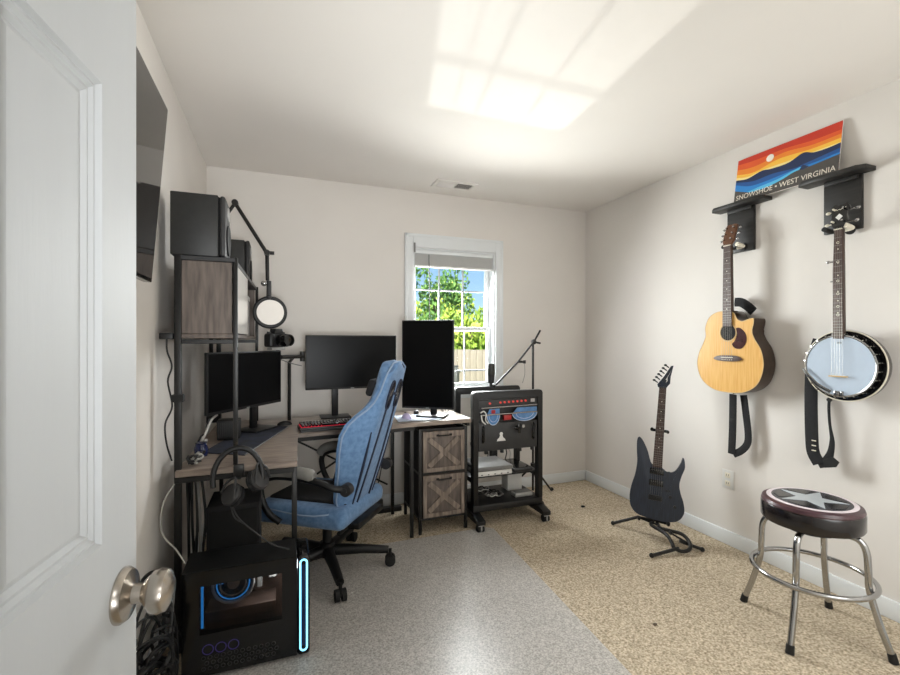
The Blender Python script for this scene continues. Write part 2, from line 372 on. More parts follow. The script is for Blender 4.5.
# local: y runs along the door from hinge (0) to free edge (dl), x=0 is the face towards the room, x<0 into the thickness
k = MB()
st = .09; ps = [(st, st+.165), (dl-st-.165, dl-st)]
zr = [(.17, .90-.05), (1.015, 1.557), (1.655, 1.92)]
k.box((-dt, 0, 0), (0, st, dz)); k.box((-dt, dl-st, 0), (0, dl, dz), .0); k.box((-dt, ps[0][1], 0), (0, ps[1][0], dz))
zs = [0]+[z for r_ in zr for z in r_]+[dz]
for p in ps:
    for a, b in zip(zs[0::2], zs[1::2]): k.box((-dt, p[0], a), (0, p[1], b))
bmesh.ops.remove_doubles(k.bm, verts=list(k.bm.verts), dist=1e-5)
k.build('door_frame', M_door, D, smooth=False)
for p in ps:
    for a, b in zr:
        k = MB()
        prof = [(0, 0), (.004, -.006), (.008, -.005), (.012, -.009), (.016, -.008), (.021, -.0125), (.027, -.0105)]
        prev = None
        for ins, dep in prof:
            ring = [k.bm.verts.new((dep, y_, z_)) for y_, z_ in ((p[0]+ins, a+ins), (p[1]-ins, a+ins), (p[1]-ins, b-ins), (p[0]+ins, b-ins))]
            if prev:
                for i in range(4): k.bm.faces.new((prev[i], prev[(i+1) % 4], ring[(i+1) % 4], ring[i]))
            prev = ring
        k.bm.faces.new(prev)
        bk = [k.bm.verts.new((-dt+.006, y_, z_)) for y_, z_ in ((p[0], a), (p[1], a), (p[1], b), (p[0], b))]; k.bm.faces.new(bk[::-1])
        k.build('door_panel', M_door, D, smooth=False)
# knob (both sides) on the lock stile
kz, ky = .929, dl-.041
k = MB()
k.lathe([(0, 0), (.034, 0), (.034, .003), (.030, .009), (.018, .012), (.0125, .014), (.0115, .024), (.016, .028), (.025, .035), (.0275, .044), (.025, .052), (.016, .057), (.006, .0585), (0, .059)], (.0, ky, kz), (1, 0, 0), 40)
k.build('door_knob', M_nickel, D)
k = MB()
k.lathe([(0, 0), (.034, 0), (.034, .003), (.030, .009), (.018, .012), (.0125, .014), (.0115, .024), (.016, .028), (.025, .035), (.0275, .044), (.025, .052), (.016, .057), (.006, .0585), (0, .059)], (-dt, ky, kz), (-1, 0, 0), 40)
k.build('door_knob', M_nickel, D)
bx('latch_plate', (-dt*.75, dl-.0005, kz-.03), (-dt*.25, dl+.0015, kz+.03), M_nickel, D)
# hinge sits against the jamb
for z in (.2, 1.0, 1.8):
    k = MB(); k.cyl((.004, -.004, z-.045), (.004, -.004, z+.045), .006); k.box((-.02, -.002, z-.045), (.004, 0, z+.045)); k.build('hinge', M_nickel, D)

# ------------------------------------------------------------------ ceiling vent
V = thing('ceiling_vent', 'white louvred air vent in the ceiling near the window wall', 'vent', (1.22, 3.17, 2.425))
vx0, vx1, vy0, vy1 = 1.06, 1.385, 3.075, 3.24
k = MB(); z0, z1 = 2.431, 2.4398
k.box((vx0, vy0, z0), (vx1, vy0+.03, z1), .003); k.box((vx0, vy1-.03, z0), (vx1, vy1, z1), .003); k.box((vx0, vy0+.03, z0), (vx0+.03, vy1-.03, z1), .003); k.box((vx1-.03, vy0+.03, z0), (vx1, vy1-.03, z1), .003); k.box((1.213, vy0+.03, z0), (1.232, vy1-.03, z1), .002)
k.build('frame', M_ceil, V)
bx('duct_opening', (vx0+.02, vy0+.02, 2.4385), (vx1-.02, vy1-.02, 2.4395), M_dark, V)
for i in range(7):
    y = vy0+.035+i*.0145
    k = MB(); k.box((1.232, -.006, -.0006), (vx1-.03, .006, .0006)); k.xf(Matrix.Translation((0, y, 2.4345)) @ Matrix.Rotation(R(30), 4, 'X')); k.build('louvre', M_ceil, V)
for i in range(7):
    y = vy0+.035+i*.0145
    k = MB(); k.box((vx0+.03, -.006, -.0005), (1.213, .006, .0005)); k.xf(Matrix.Translation((0, y, 2.4345)) @ Matrix.Rotation(R(-60), 4, 'X')); k.build('louvre', M_ceil, V)

# ------------------------------------------------------------------ television on the left wall
TV = thing('television', 'large black television tilted down on the left wall above the door edge', 'television', (-.42, 1.29, 1.465), (0, R(4.6), 0))
bx('housing', (-.03, -.54, 0), (-.002, .54, .615), M_blackg, TV, .004)
bx('screen', (-.0025, -.53, .012), (-.0008, .53, .605), M_tvs, TV)
bx('wall_bracket', (-.048, -.2, .2), (-.031, .2, .42), M_bmetal, TV, .003)

# ================================================================== DESK
DK = thing('corner_desk', 'rustic grey wood corner desk with black metal frame and a raised cupboard', 'desk', (.3, 2.8, 0))
outl = [(-.398, 2.07), (.066, 2.07), (.086, 2.69), (.83, 2.772), (1.2, 2.785), (1.2, 3.24), (-.38, 3.24)]
k = MB(); k.prism(outl, .713, .74, 'XY', .002, 1); k.build('desktop', M_gwoodh, DK)
k = MB()
def bar(k, p0, p1, w_=.022, d_=None):
    p0 = Vector(p0); p1 = Vector(p1); d = p1-p0; L = d.length
    d_ = d_ or w_
    q = d.to_track_quat('Z', 'Y').to_matrix().to_4x4()
    k.box((-w_/2, -d_/2, 0), (w_/2, d_/2, L), .0015, 1, Matrix.Translation(p0) @ q)
for a, b in (((-.40, 2.085, .70), (.055, 2.085, .70)), ((.054, 2.09, .70), (.072, 2.69, .70)), ((.075, 2.70, .70), (.80, 2.785, .70)), ((-.395, 2.09, .70), (-.37, 3.22, .70)), ((-.37, 3.225, .70), (1.19, 3.225, .70)), ((1.185, 2.8, .70), (1.185, 3.22, .70)), ((-.39, 2.085, .10), (-.37, 3.22, .10)), ((-.37, 3.225, .62), (.78, 3.225, .62))): bar(k, a, b)
bar(k, (.02, 3.20, .635), (.72, 3.20, .225), .012)
bar(k, (.02, 3.215, .225), (.72, 3.215, .635), .012)
k.build('frame_rails', M_bmetal, DK)
for x, y in ((.054, 2.086), (-.36, 3.215), (.76, 3.215), (.785, 2.79), (1.187, 3.215)):
    bx('leg', (x-.011, y-.011, .0045 if y < 2.2 else 0), (x+.011, y+.011, .712), M_bmetal, DK, .002)
# hutch: posts, cupboard
post = [(-.393, 2.10), (-.181, 2.10), (-.372, 3.19), (-.149, 3.19)]
for i, (x, y) in enumerate(post):
    z0 = .0 if i in (0,) else .741
    hw = .0125 if i in (0, 2) else .009
    bx('hutch_post', (x-hw, y-hw, z0), (x+hw, y+hw, 1.615), M_bmetal, DK, .002)
def skew(y): return .03*(y-2.1)     # the hutch stands a little askew of the wall
def quadbox(k, x0, x1, y0, y1, z0, z1):
    o = [(x0+skew(y0), y0), (x1+skew(y0), y0), (x1+skew(y1), y1), (x0+skew(y1), y1)]
    k.prism(o, z0, z1, 'XY', .0015, 1)
k = MB(); quadbox(k, -.39, -.182, 2.088, 3.20, 1.594, 1.612); k.build('cupboard_top', M_char, DK)
k = MB(); quadbox(k, -.38, -.188, 2.095, 3.195, 1.274, 1.292); k.build('cupboard_floor', M_gwoodd, DK)
k = MB(); quadbox(k, -.379, -.195, 2.094, 2.108, 1.293, 1.593); k.build('cupboard_side', M_gwoodd, DK)
k = MB(); quadbox(k, -.379, -.195, 3.18, 3.194, 1.293, 1.593); k.build('cupboard_side', M_gwoodd, DK)
k = MB(); quadbox(k, -.379, -.182, 2.60, 2.615, 1.293, 1.593); k.build('divider', M_gwoodd, DK)
k = MB(); quadbox(k, -.392, -.381, 2.115, 3.175, 1.293, 1.593); k.build('cupboard_back', M_gwoodd, DK)
k = MB(); quadbox(k, -.193, -.181, 2.12, 2.59, 1.296, 1.590); d_ = k.build('cupboard_door', mat('white_gloss_laminate', (214, 211, 206), .16, noise=.01), DK); d_['label'] = 'glossy white sliding door'
k = MB()
for a, b in (((-.393, 2.113, 1.26), (-.181, 2.113, 1.26)), ((-.372, 3.177, 1.26), (-.149, 3.177, 1.26)), ((-.393, 2.11, 1.26), (-.36, 3.18, 1.26))): bar(k, a, b, .018)
k.build('hutch_rails', M_bmetal, DK)
# binder boxes in the open half of the cupboard
for j, (y0, m_, lb) in enumerate(((2.64, M_gwoodd, 'dark brown storage box in the cupboard beside the white door'), (2.86, M_silver, 'silver grey storage box at the far end of the cupboard'))):
    S_ = thing('storage_box', lb, 'box', (-.25, y0+.09, 1.2925))
    k = MB(); k.box((-.34, y0, 1.2925), (-.185, y0+.18, 1.50), .004); k.build('box_body', m_, S_)
    k = MB(); k.box((-.343, y0-.003, 1.501), (-.182, y0+.183, 1.53), .004); k.build('lid', m_, S_)

# ------------------------------------------------------------------ drawer cabinet
DC = thing('drawer_cabinet', 'grey wood cabinet of two X-fronted drawers under the right end of the desk', 'cabinet', (1.01, 2.98, 0))
cx0, cx1, cy0, cy1 = .838, 1.178, 2.80, 3.19
k = MB()
for x in (cx0, cx1-.02):
    for y in (cy0, cy1-.02): k.box((x, y, 0), (x+.02, y+.02, .688), .002)
for z in (.09, .385, .672):
    k.box((cx0+.02, cy0+.002, z), (cx1-.02, cy0+.018, z+.014)); k.box((cx0+.02, cy1-.018, z), (cx1-.02, cy1-.002, z+.014)); k.box((cx0+.002, cy0+.02, z), (cx0+.018, cy1-.02, z+.014)); k.box((cx1-.018, cy0+.02, z), (cx1-.002, cy1-.02, z+.014))
k.build('metal_frame', M_bmetal, DC)
bx('side_panel', (cx0+.004, cy0+.022, .106), (cx0+.012, cy1-.022, .67), M_bfab, DC); bx('side_panel', (cx1-.012, cy0+.022, .106), (cx1-.004, cy1-.022, .67), M_bfab, DC)
bx('back_panel', (cx0+.022, cy1-.012, .106), (cx1-.022, cy1-.006, .67), M_bfab, DC)
def xbar(k, a, b, wd=.034, th=.0055):
    a = Vector(a); b = Vector(b); d = (b-a); n_ = Vector((-d.z, 0, d.x)).normalized()*wd/2; e = d.normalized()*wd*.35
    k.prism([((a-n_+e).x, (a-n_+e).z), ((b-n_-e).x, (b-n_-e).z), ((b+n_-e).x, (b+n_-e).z), ((a+n_+e).x, (a+n_+e).z)], a.y-th/2, a.y+th/2-.0003, 'XZ', .001, 1)
for z0, z1 in ((.108, .381), (.403, .668)):
    fx0, fx1 = cx0+.025, cx1-.025; fy = cy0-.004
    dr = bx('drawer', (fx0, fy, z0), (fx1, cy1-.03, z1), M_gwoodd, DC, .002)
    k = MB(); t = .026; q = .006
    k.box((fx0, fy-q, z0), (fx0+t, fy-.0002, z1), .0015, 1); k.box((fx1-t, fy-q, z0), (fx1, fy-.0002, z1), .0015, 1); k.box((fx0+t, fy-q, z0), (fx1-t, fy-.0002, z0+t), .0015, 1); k.box((fx0+t, fy-q, z1-t-.012), (fx1-t, fy-.0002, z1), .0015, 1)
    k.build('drawer_border', M_gwood, dr)
    k = MB(); a = (fx0+t+.006, fy-.003, z0+t+.004); b = (fx1-t-.006, fy-.003, z1-t-.016)
    xbar(k, a, b); xbar(k, (b[0], fy-.0035, a[2]), (a[0], fy-.0035, b[2]))
    k.build('cross_trim', M_gwood, dr)
    xm = (fx0+fx1)/2; zh = z1-.026
    k = MB(); k.tube([(xm-.045, fy-q, zh), (xm-.045, fy-q-.018, zh), (xm+.045, fy-q-.018, zh), (xm+.045, fy-q, zh)], .0045); k.box((xm-.055, fy-q-.003, zh-.007), (xm-.037, fy-q, zh+.007), .001); k.box((xm+.037, fy-q-.003, zh-.007), (xm+.055, fy-q, zh+.007), .001)
    k.build('handle', M_bmetal, dr)

# ------------------------------------------------------------------ speakers on the cupboard
def speaker(x, y0, label):
    S_ = thing('bookshelf_speaker', label, 'speaker', (x, y0+.09, 1.6125), group='speakers on the cupboard')
    z = 1.6165
    bx('cabinet', (x-.105, y0, z), (x+.07, y0+.18, z+.258), M_spk, S_, .004)
    bx('baffle', (x+.0745, y0, z), (x+.098, y0+.18, z+.258), M_char, S_, .012, 3)
    bx('shadow_gap', (x+.07, y0+.006, z+.006), (x+.0745, y0+.174, z+.252), M_dark, S_)
    k = MB(); k.lathe([(.066, 0), (.066, .006), (.058, .006), (.03, -.0), (.0, .004)], (x+.0985, y0+.09, z+.085), (1, 0, 0)); k.build('woofer', M_rub, S_)
    k = MB(); k.lathe([(.03, 0), (.03, .004), (.016, .002), (0, .008)], (x+.0985, y0+.09, z+.2), (1, 0, 0)); k.build('tweeter', M_silver, S_)
    k = MB()
    for dx in (-.09, .06):
        for dy in (.02, .16): k.cyl((x+dx, y0+dy, z-.004), (x+dx, y0+dy, z+.001), .008, n=12)
    k.build('rubber_feet', M_rub, S_)
speaker(-.318, 2.105, 'black bookshelf speaker on the near end of the desk cupboard')
speaker(-.278, 2.985, 'black bookshelf speaker at the far end of the cupboard, half hidden behind the other')

# ------------------------------------------------------------------ boom arm, ring light, camera
A = thing('boom_arm', 'black jointed boom arm rising behind the speakers', 'arm', (-.27, 3.16, .74))
bx('desk_clamp', (-.445, 3.206, .741), (-.365, 3.29, .80), M_bmetal, A, .004)
tb('mast', [(-.425, 3.265, .80), (-.425, 3.265, 1.62)], .012, M_bmetal, A, 12)
tb('lower_arm', [(-.425, 3.265, 1.62), (-.43, 2.95, 1.80)], .010, M_bmetal, A, 10)
tb('middle_arm', [(-.43, 2.95, 1.80), (-.257, 2.95, 2.083)], .010, M_bmetal, A, 10)
tb('upper_arm', [(-.257, 2.95, 2.083), (-.085, 2.95, 1.802)], .011, M_bmetal, A, 10)
tb('drop_rod', [(-.081, 2.95, 1.798), (-.078, 2.95, 1.63)], .011, M_bmetal, A, 10)
k = MB(); k.cyl((-.257, 2.93, 2.083), (-.257, 2.97, 2.083), .018); k.build('joint', M_bmetal, A)
k = MB(); k.cyl((-.081, 2.925, 1.798), (-.081, 2.975, 1.798), .017); k.cyl((-.081, 2.95, 1.80), (-.04, 2.95, 1.80), .011, n=12); k.build('joint', M_bmetal, A)
RL = thing('ring_light', 'round white light panel with black rim hanging from the boom arm', 'lamp', (-.064, 2.95, 1.35))
k = MB(); k.cyl((-.07, 2.95, 1.535), (-.07, 2.95, 1.628), .014); k.sph((-.07, 2.94, 1.53), .016); k.build('socket', M_char, RL)
k = MB(); k.sph((-.098, 2.935, 1.61), .017); k.build('knob', M_chrome, RL)
k = MB(); k.torus((-.064, 2.95, 1.437), .087, .0125, (.05, -1, 0)); k.build('rim', M_black, RL)
k = MB(); k.cyl((-.064, 2.944, 1.437), (-.064, 2.957, 1.437), .080, n=48); k.build('diffuser', mat('milky_diffuser', (236, 230, 222), .6, noise=.01, emit=.12), RL)
CA = thing('camera_arm', 'black swing arm holding the camera beside the wide monitor', 'arm', (.12, 3.12, 1.12))
k = MB(); k.cyl((.135, 3.10, 1.162), (.0, 2.99, 1.162), .013); k.cyl((.13, 3.10, 1.13), (.13, 3.10, 1.195), .016); k.build('tube', M_bmetal, CA)
tb('support', [(-.02, 2.98, 1.11), (-.02, 2.98, 1.16), (-.02, 2.97, 1.215)], .011, M_bmetal, CA)
tb('pole', [(.05, 3.15, .741), (.05, 3.15, 1.12), (.07, 3.06, 1.155)], .011, M_bmetal, CA)
tb('cable', [(-.0, 3.0, 1.145), (.06, 3.04, 1.12), (.125, 3.1, 1.10)], .003, M_graym, CA, 6, 5)
CM = thing('dslr_camera', 'black camera with round lens mounted below the ring light', 'camera', (-.03, 2.95, 1.215))
cmx = Matrix.Translation((-.03, 2.95, 1.225)) @ Matrix.Rotation(R(38), 4, 'Z')
k = MB(); k.box((-.065, -.028, .0), (.065, .028, .085), .012, 3); k.box((-.075, -.045, .0), (-.035, .02, .082), .014, 3); k.xf(cmx); k.build('body', M_black, CM)
k = MB(); k.prism([(-.035, .08), (-.024, .112), (.024, .112), (.035, .08)], -.03, .026, 'XZ', .006); k.xf(cmx); k.build('viewfinder_hump', M_black, CM)
k = MB(); k.lathe([(0, 0), (.036, 0), (.036, .03), (.039, .032), (.039, .06), (.036, .064), (.036, .085), (.03, .085), (.026, .07), (0, .066)], (.01, -.028, .042), (0, -1, 0)); k.xf(cmx); k.build('lens', M_blackg, CM)
k = MB(); k.cyl((-.05, 0, .082), (-.05, 0, .094), .012); k.cyl((.048, 0, .083), (.048, 0, .092), .013); k.xf(cmx); k.build('dial', M_char, CM)
k = MB(); k.box((-.05, -.025, -.018), (.05, .02, -.002), .004); k.cyl((-.04, -.03, -.01), (-.055, -.03, -.01), .008); k.xf(cmx); k.build('quick_release_plate', M_silver, CM)

# ------------------------------------------------------------------ monitors
def monitor(name, label, center, rz, w_, h_, zb, base, zt=.741, bezel=.008):
    """local: screen faces -Y; base = (dx,dy) of the foot on the desk"""
    Mo = thing(name, label, 'monitor', (center[0], center[1], .741), (0, 0, rz), group='monitors on the desk')
    Mo.location.z = zt; z0 = zb-zt
    k = MB(); k.box((-w_/2, 0, z0), (w_/2, .02, z0+h_), .003); k.box((-w_*.3, .02, z0+h_*.25), (w_*.3, .045, z0+h_*.75), .012); k.build('housing', M_black, Mo)
    bx('screen', (-w_/2+bezel, -.0012, z0+bezel*2), (w_/2-bezel, -.0002, z0+h_-bezel), M_screen, Mo)
    bx('logo_plate', (-.012, -.0008, z0+.003), (.012, -.0002, z0+.008), M_silver, Mo)
    k = MB(); k.box((base[0]-.022, base[1]-.012, .008), (base[0]+.022, base[1]+.012, z0+h_*.55), .004); k.build('stand_post', M_black, Mo)
    k = MB(); k.box((base[0]-.10, base[1]-.10, 0), (base[0]+.10, base[1]+.06, .009), .004); k.build('stand_base', M_black, Mo)
    k = MB(); k.box((base[0]-.02, .04, z0+h_*.42), (base[0]+.02, base[1], z0+h_*.58), .004); k.build('stand_mount', M_black, Mo)
    return Mo
monitor('desk_monitor', 'left monitor, angled across the desk corner under the cupboard', (-.171, 2.72), math.atan2(.455, .342), .568, .315, .890, (.13, .075), zt=.7465)
monitor('desk_monitor', 'wide black monitor flat along the back wall, behind the blue chair', (.457, 3.115), R(0), .614, .365, .936, (-.11, .07), bezel=.007)
monitor('desk_monitor', 'tall monitor turned upright in front of the window', (.933, 2.92), math.atan2(-.22, .308), .37, .605, .80, (.02, .08), zt=.7465, bezel=.007)

# ------------------------------------------------------------------ things on the desk
KB = thing('keyboard', 'black mechanical keyboard with red-lit keys at the front of the desk', 'keyboard', (.31, 2.79, .741), (0, 0, R(5)))
bx('case', (-.215, -.065, .0), (.225, .07, .022), M_black, KB, .004)
bx('wrist_rail', (-.215, -.092, .0), (.225, -.067, .012), M_char, KB, .004)
k = MB(); k.box((-.208, -.058, .022), (.218, .064, .0235)); k.build('backlight', M_rkey, KB)
for r_ in range(5):
    x = -.205
    while x < .205:
        w_ = .0155 if not (r_ == 0 and -.1 < x < .02) else .1
        k = MB(); k.box((x, -.054+r_*.0235, .0238), (x+w_, -.054+r_*.0235+.019, .035+.001*r_), .002, 1); k.build('keycap', M_blackg, KB); x += w_+.0035
MP = thing('mouse_pad', 'pale blue mouse pad on the right part of the desk', 'mouse pad', (.88, 2.9, .741))
k = MB(); k.prism([(.70, 2.80), (1.0, 2.80), (1.03, 3.05), (.73, 3.05)], .741, .744, 'XY', .0008, 1); k.build('cloth', M_lblue, MP)
k = MB(); k.tube([(.70, 2.80, .7432), (1.0, 2.80, .7432), (1.03, 3.05, .7432), (.73, 3.05, .7432)], .0018, 6, True); k.build('stitched_edge', M_graym, MP)
ms = MB(); ms.sph((.79, 2.93, .7445), .036, (.85, 1.5, .95), 24); bmesh.ops.bisect_plane(ms.bm, geom=list(ms.bm.verts)+list(ms.bm.edges)+list(ms.bm.faces), plane_co=(0, 0, .7445), plane_no=(0, 0, -1), clear_outer=True)
MS = thing('computer_mouse', 'lilac computer mouse on the pale blue mouse pad', 'mouse', (.79, 2.93, .7445)); ms.build('shell', M_lilac, MS)
k = MB(); k.cyl((.785, 2.965, .772), (.795, 2.965, .772), .009, n=14); k.build('scroll_wheel', M_rub, MS)
k = MB(); k.lathe([(0, 0), (.017, 0), (.02, .01), (.017, .024), (.006, .03), (0, .03)], (.90, 3.08, .741)); tag(k.build('volume_dial', M_black), 'small round black dial behind the pale blue mouse pad', 'dial')
LP = thing('desk_mat', 'dark blue desk mat lying askew under the left monitor', 'desk mat', (-.15, 2.65, .741))
k = MB(); k.prism([(-.345, 2.36), (-.155, 2.24), (.045, 2.90), (-.17, 3.06)], .7408, .7445, 'XY', .001, 1); k.build('cloth', M_bmat, LP)
k = MB(); k.tube([(-.154, 2.24, .7445), (.046, 2.90, .7445)], .003, 6); k.build('edge_trim', M_graym, LP)
k = MB(); k.box((-.315, 2.61, .745), (-.205, 2.70, .846), .006)
BB = thing('audio_box', 'small black box on the desk under the left monitor', 'box', (-.235, 2.7, .745)); k.build('case', M_black, BB)
k = MB(); [k.box((-.308+i*.0098, 2.6085, .76), (-.303+i*.0098, 2.6098, .835)) for i in range(10)]; k.build('grille_slats', M_char, BB)
k = MB(); k.sph((.02, 2.98, .7412), .03, (1.5, .9, .8), 20); bmesh.ops.bisect_plane(k.bm, geom=list(k.bm.verts)+list(k.bm.edges)+list(k.bm.faces), plane_co=(0, 0, .7412), plane_no=(0, 0, -1), clear_outer=True)
tag(k.build('computer_mouse', M_black), 'black computer mouse on the desk at the end of the dark blue mat', 'mouse')
CH = thing('cable_knot', 'tangle of black and white leads lying on the desk near the hutch post', 'cable', (-.34, 2.2, .741))
for j in range(6):
    pts = [(-.345+random.uniform(-.025, .03), 2.125+i*.02+random.uniform(-.012, .012), .747+random.random()*.03) for i in range(7)]
    tb('lead', pts, .0045, M_bcable if j % 3 else M_wcable, CH, 6, 5)
k = MB(); k.lathe([(0, 0), (.026, 0), (.03, .03), (.022, .055), (.026, .06), (.0, .062)], (-.34, 2.305, .741)); tag(k.build('jar', mat('deep_blue_glass', (26, 34, 74), .15, noise=.1)), 'small deep blue jar on the desk by the hutch post', 'jar')
WL = thing('white_lead', 'twisted white and black lead running from the left monitor to the desk', 'cable', (-.33, 2.5, .745))
tb('white_strand', [(-.32, 2.31, .81), (-.345, 2.36, .80), (-.335, 2.42, .83), (-.33, 2.5, .86), (-.325, 2.56, .87), (-.315, 2.63, .875)], .006, M_wcable, WL, 6, 5)
tb('black_strand', [(-.37, 2.38, .765), (-.36, 2.385, .80), (-.345, 2.39, .82), (-.345, 2.42, .81), (-.335, 2.5, .87), (-.335, 2.56, .86), (-.325, 2.63, .88)], .005, M_bcable, WL, 6, 5)
# power strip clamped to the hutch post, with its lead
PS = thing('post_clamp_lead', 'black clamp and lead fastened down the hutch post by the left wall', 'cable', (-.41, 2.1, .75))
bx('clamp', (-.455, 2.075, 1.27), (-.407, 2.10, 1.295), M_black, PS, .003)
tb('lead', [(-.43, 2.085, 1.27), (-.428, 2.085, 1.22), (-.413, 2.09, 1.16), (-.426, 2.085, 1.10), (-.412, 2.09, 1.0), (-.435, 2.085, .93), (-.43, 2.085, .85), (-.412, 2.085, .78)], .0035, M_bcable, PS, 6, 6)
k = MB(); k.box((-.413, 2.081, 1.015), (-.4065, 2.119, 1.045)); k.box((-.3795, 2.081, 1.015), (-.373, 2.119, 1.045)); k.box((-.4065, 2.081, 1.015), (-.3795, 2.0865, 1.045)); k.box((-.4065, 2.1135, 1.015), (-.3795, 2.119, 1.045)); k.build('cable_tie', M_rub, PS)

# ------------------------------------------------------------------ headphones on the desk edge
HP = thing('headphones', 'black over-ear headphones hanging on the near edge of the desk', 'headphones', (-.165, 2.01, .62))
pts = [Vector((-.165+.092*math.cos(t), 2.014+.02*math.sin(t), .705+.118*math.sin(t))) for t in [math.pi*(1.08-i*1.16/20) for i in range(21)]]
tb('headband', pts, .011, M_black, HP, 10, flat=(0, 0, 1) and None)
for sx, cx, cz, ry in ((1, -.083, .695, -25), (-1, -.19, .645, 35)):
    mt = Matrix.Translation((cx, 2.008, cz)) @ Matrix.Rotation(R(-38*sx), 4, 'Z') @ Matrix.Rotation(R(ry), 4, 'Y')
    k = MB(); k.lathe([(0, -.02), (.034, -.02), (.044, -.012), (.046, .0), (.04, .01), (.0, .012)], (0, 0, 0), (sx, 0, 0), 28); k.xf(mt); c_ = k.build('ear_cup', M_char, HP)
    k = MB(); k.torus((-sx*.026, 0, 0), .031, .013, (1, 0, 0), 28, 10); k.xf(mt); k.build('cushion', M_bfab, c_)
    k = MB(); k.tube(smooth_open([(sx*.012, -.042, -.01), (sx*.024, -.03, .03), (sx*.02, 0, .06), (sx*.024, .03, .03), (sx*.012, .042, -.01)], 5), .005); k.xf(mt); k.build('yoke', M_char, c_)
tb('lead', [(-.185, 2.0, .60), (-.16, 2.0, .545), (-.10, 2.0, .48), (-.03, 1.97, .43), (.03, 1.95, .412)], .003, M_char, HP, 6, 6)
tb('lead', [(-.19, 2.0, .60), (-.175, 2.0, .55), (-.14, 2.0, .52)], .003, M_char, HP, 6, 6)
k = MB(); k.box((-.185, 2.047, .70), (-.145, 2.0685, .75), .003); k.box((-.175, 2.03, .694), (-.155, 2.068, .70), .002); tag(k.build('headphone_hook', M_bmetal), 'black hook on the near desk edge under the headphones', 'hook')

# ------------------------------------------------------------------ under the desk
SW = thing('dark_filler_box', 'big black box added for the dark under the left part of the desk', 'speaker', (-.195, 2.27, .0045))  # unseen box, added to fill the dark area under the desk
bx('cabinet', (-.30, 2.16, .02), (-.09, 2.385, .55), M_bfab, SW, .006)
bx('box_front', (-.29, 2.152, .05), (-.10, 2.1595, .53), M_foam, SW, .003)
k = MB(); [k.cyl((x, y, .0045), (x, y, .02), .02) for x in (-.27, -.12) for y in (2.19, 2.35)]; k.build('feet', M_rub, SW)
HC = thing('hanging_leads', 'bundle of black leads hanging under the desk beside the left post', 'cable', (-.36, 2.15, .05))
for j in range(7):
    x = -.375+.009*j; y = 2.16+random.uniform(-.02, .03)
    tb('lead', [(x, y, .70), (x+random.uniform(-.01, .02), y, .5), (x+random.uniform(-.01, .01), y+.01, .3), (x+random.uniform(-.01, .02), y, .05)], .0055, M_bcable if j != 5 else M_graym, HC, 6, 5)
k = MB(); k.tube(smooth_open([(-.40, 2.07, .69), (-.432, 2.05, .63), (-.44, 2.03, .55), (-.42, 2.01, .50), (-.38, 1.99, .46), (-.345, 1.97, .409)], 6), .0028, 8); tag(k.build('white_cable', M_wcable), 'single white cable curving from the desk post down to the computer', 'cable')
CP = thing('cable_pile', 'heap of tangled black power cables on the floor between door and computer', 'cable', (-.40, 1.78, 0))
for j in range(16):
    a0 = random.random()*6.28; rx = random.uniform(.025, .06); rz = random.uniform(.05, .15); cz = random.uniform(.08, .30); cx = random.uniform(-.415, -.375); cy = random.uniform(1.70, 1.86)
    pts = []
    for i in range(15):
        a_ = a0+i*.55; pts.append((min(max(cx+rx*math.cos(a_), -.462), -.352), cy+.06*math.sin(a_*1.3), max(.006, cz+rz*math.sin(a_)*(1-.02*i))))
    tb('power_cord', pts, random.choice((.0045, .0055)), M_bcable, CP, 6, 3)
tb('plug_lead', [(-.46, 1.80, .40), (-.44, 1.80, .45), (-.41, 1.80, .47), (-.385, 1.81, .44), (-.38, 1.81, .36), (-.385, 1.81, .25)], .006, M_bcable, CP, 8, 6)
tb('loose_lead', [(-.37, 1.80, .32), (-.362, 1.79, .38), (-.353, 1.79, .405), (-.349, 1.80, .38), (-.36, 1.80, .25)], .003, M_graym, CP, 6, 6)
for z, ln in ((.30, .06), (.35, .05)): bx('plug', (-.468, 1.62, z), (-.425, 1.62+ln, z+.022), M_rub, CP, .005)
PW = thing('power_strip', 'black power strip with a brown plug on the floor behind the chair', 'power strip', (.62, 3.28, 0))
bx('housing', (.40, 3.25, .0), (.84, 3.30, .035), M_black, PW, .006); bx('plug', (.56, 3.255, .036), (.60, 3.295, .085), mat('brown_plastic', (94, 70, 54), .5, noise=.05), PW, .006)
bx('plug', (.66, 3.255, .036), (.70, 3.295, .10), M_black, PW, .006); tb('lead', [(.58, 3.27, .08), (.62, 3.24, .13), (.68, 3.25, .3), (.72, 3.28, .6)], .004, M_bcable, PW, 6, 5)

# ------------------------------------------------------------------ computer tower
PC = thing('computer_tower', 'black computer tower with glass side and glowing ice-blue loop on the floor', 'computer', (-.12, 1.98, .0045))
px0, px1, py0, py1, pz = -.342, .108, 1.88, 2.062, .407
b_ = .012
k = MB()
k.box((px0, py0+.004, .018), (px1-.05, py1, .018+b_)); k.box((px0, py0+.004, pz-b_), (px1-.05, py1, pz)); k.box((px0, py1-b_, .03), (px1-.05, py1, pz-b_)); k.box((px0, py0+.004, .03), (px0+b_, py1-b_, pz-b_))
k.build('chassis', M_black, PC)
gx0, gx1, gz0, gz1 = -.283, .003, .172, .352
k = MB(); y0, y1 = py0, py0+.004
k.box((px0, y0, .018), (gx0, y1, pz)); k.box((gx1, y0, .018), (px1-.05, y1, pz)); k.box((gx0, y0, .018), (gx1, y1, gz0)); k.box((gx0, y0, gz1), (gx1, y1, pz))
sp = k.build('side_panel', M_blackg, PC, smooth=False)
k = MB(); k.box((gx0, y0+.001, gz0), (gx1, y1-.001, gz1)); k.build('glass', clear('smoked_glass', (205, 198, 192), 1.3), sp)
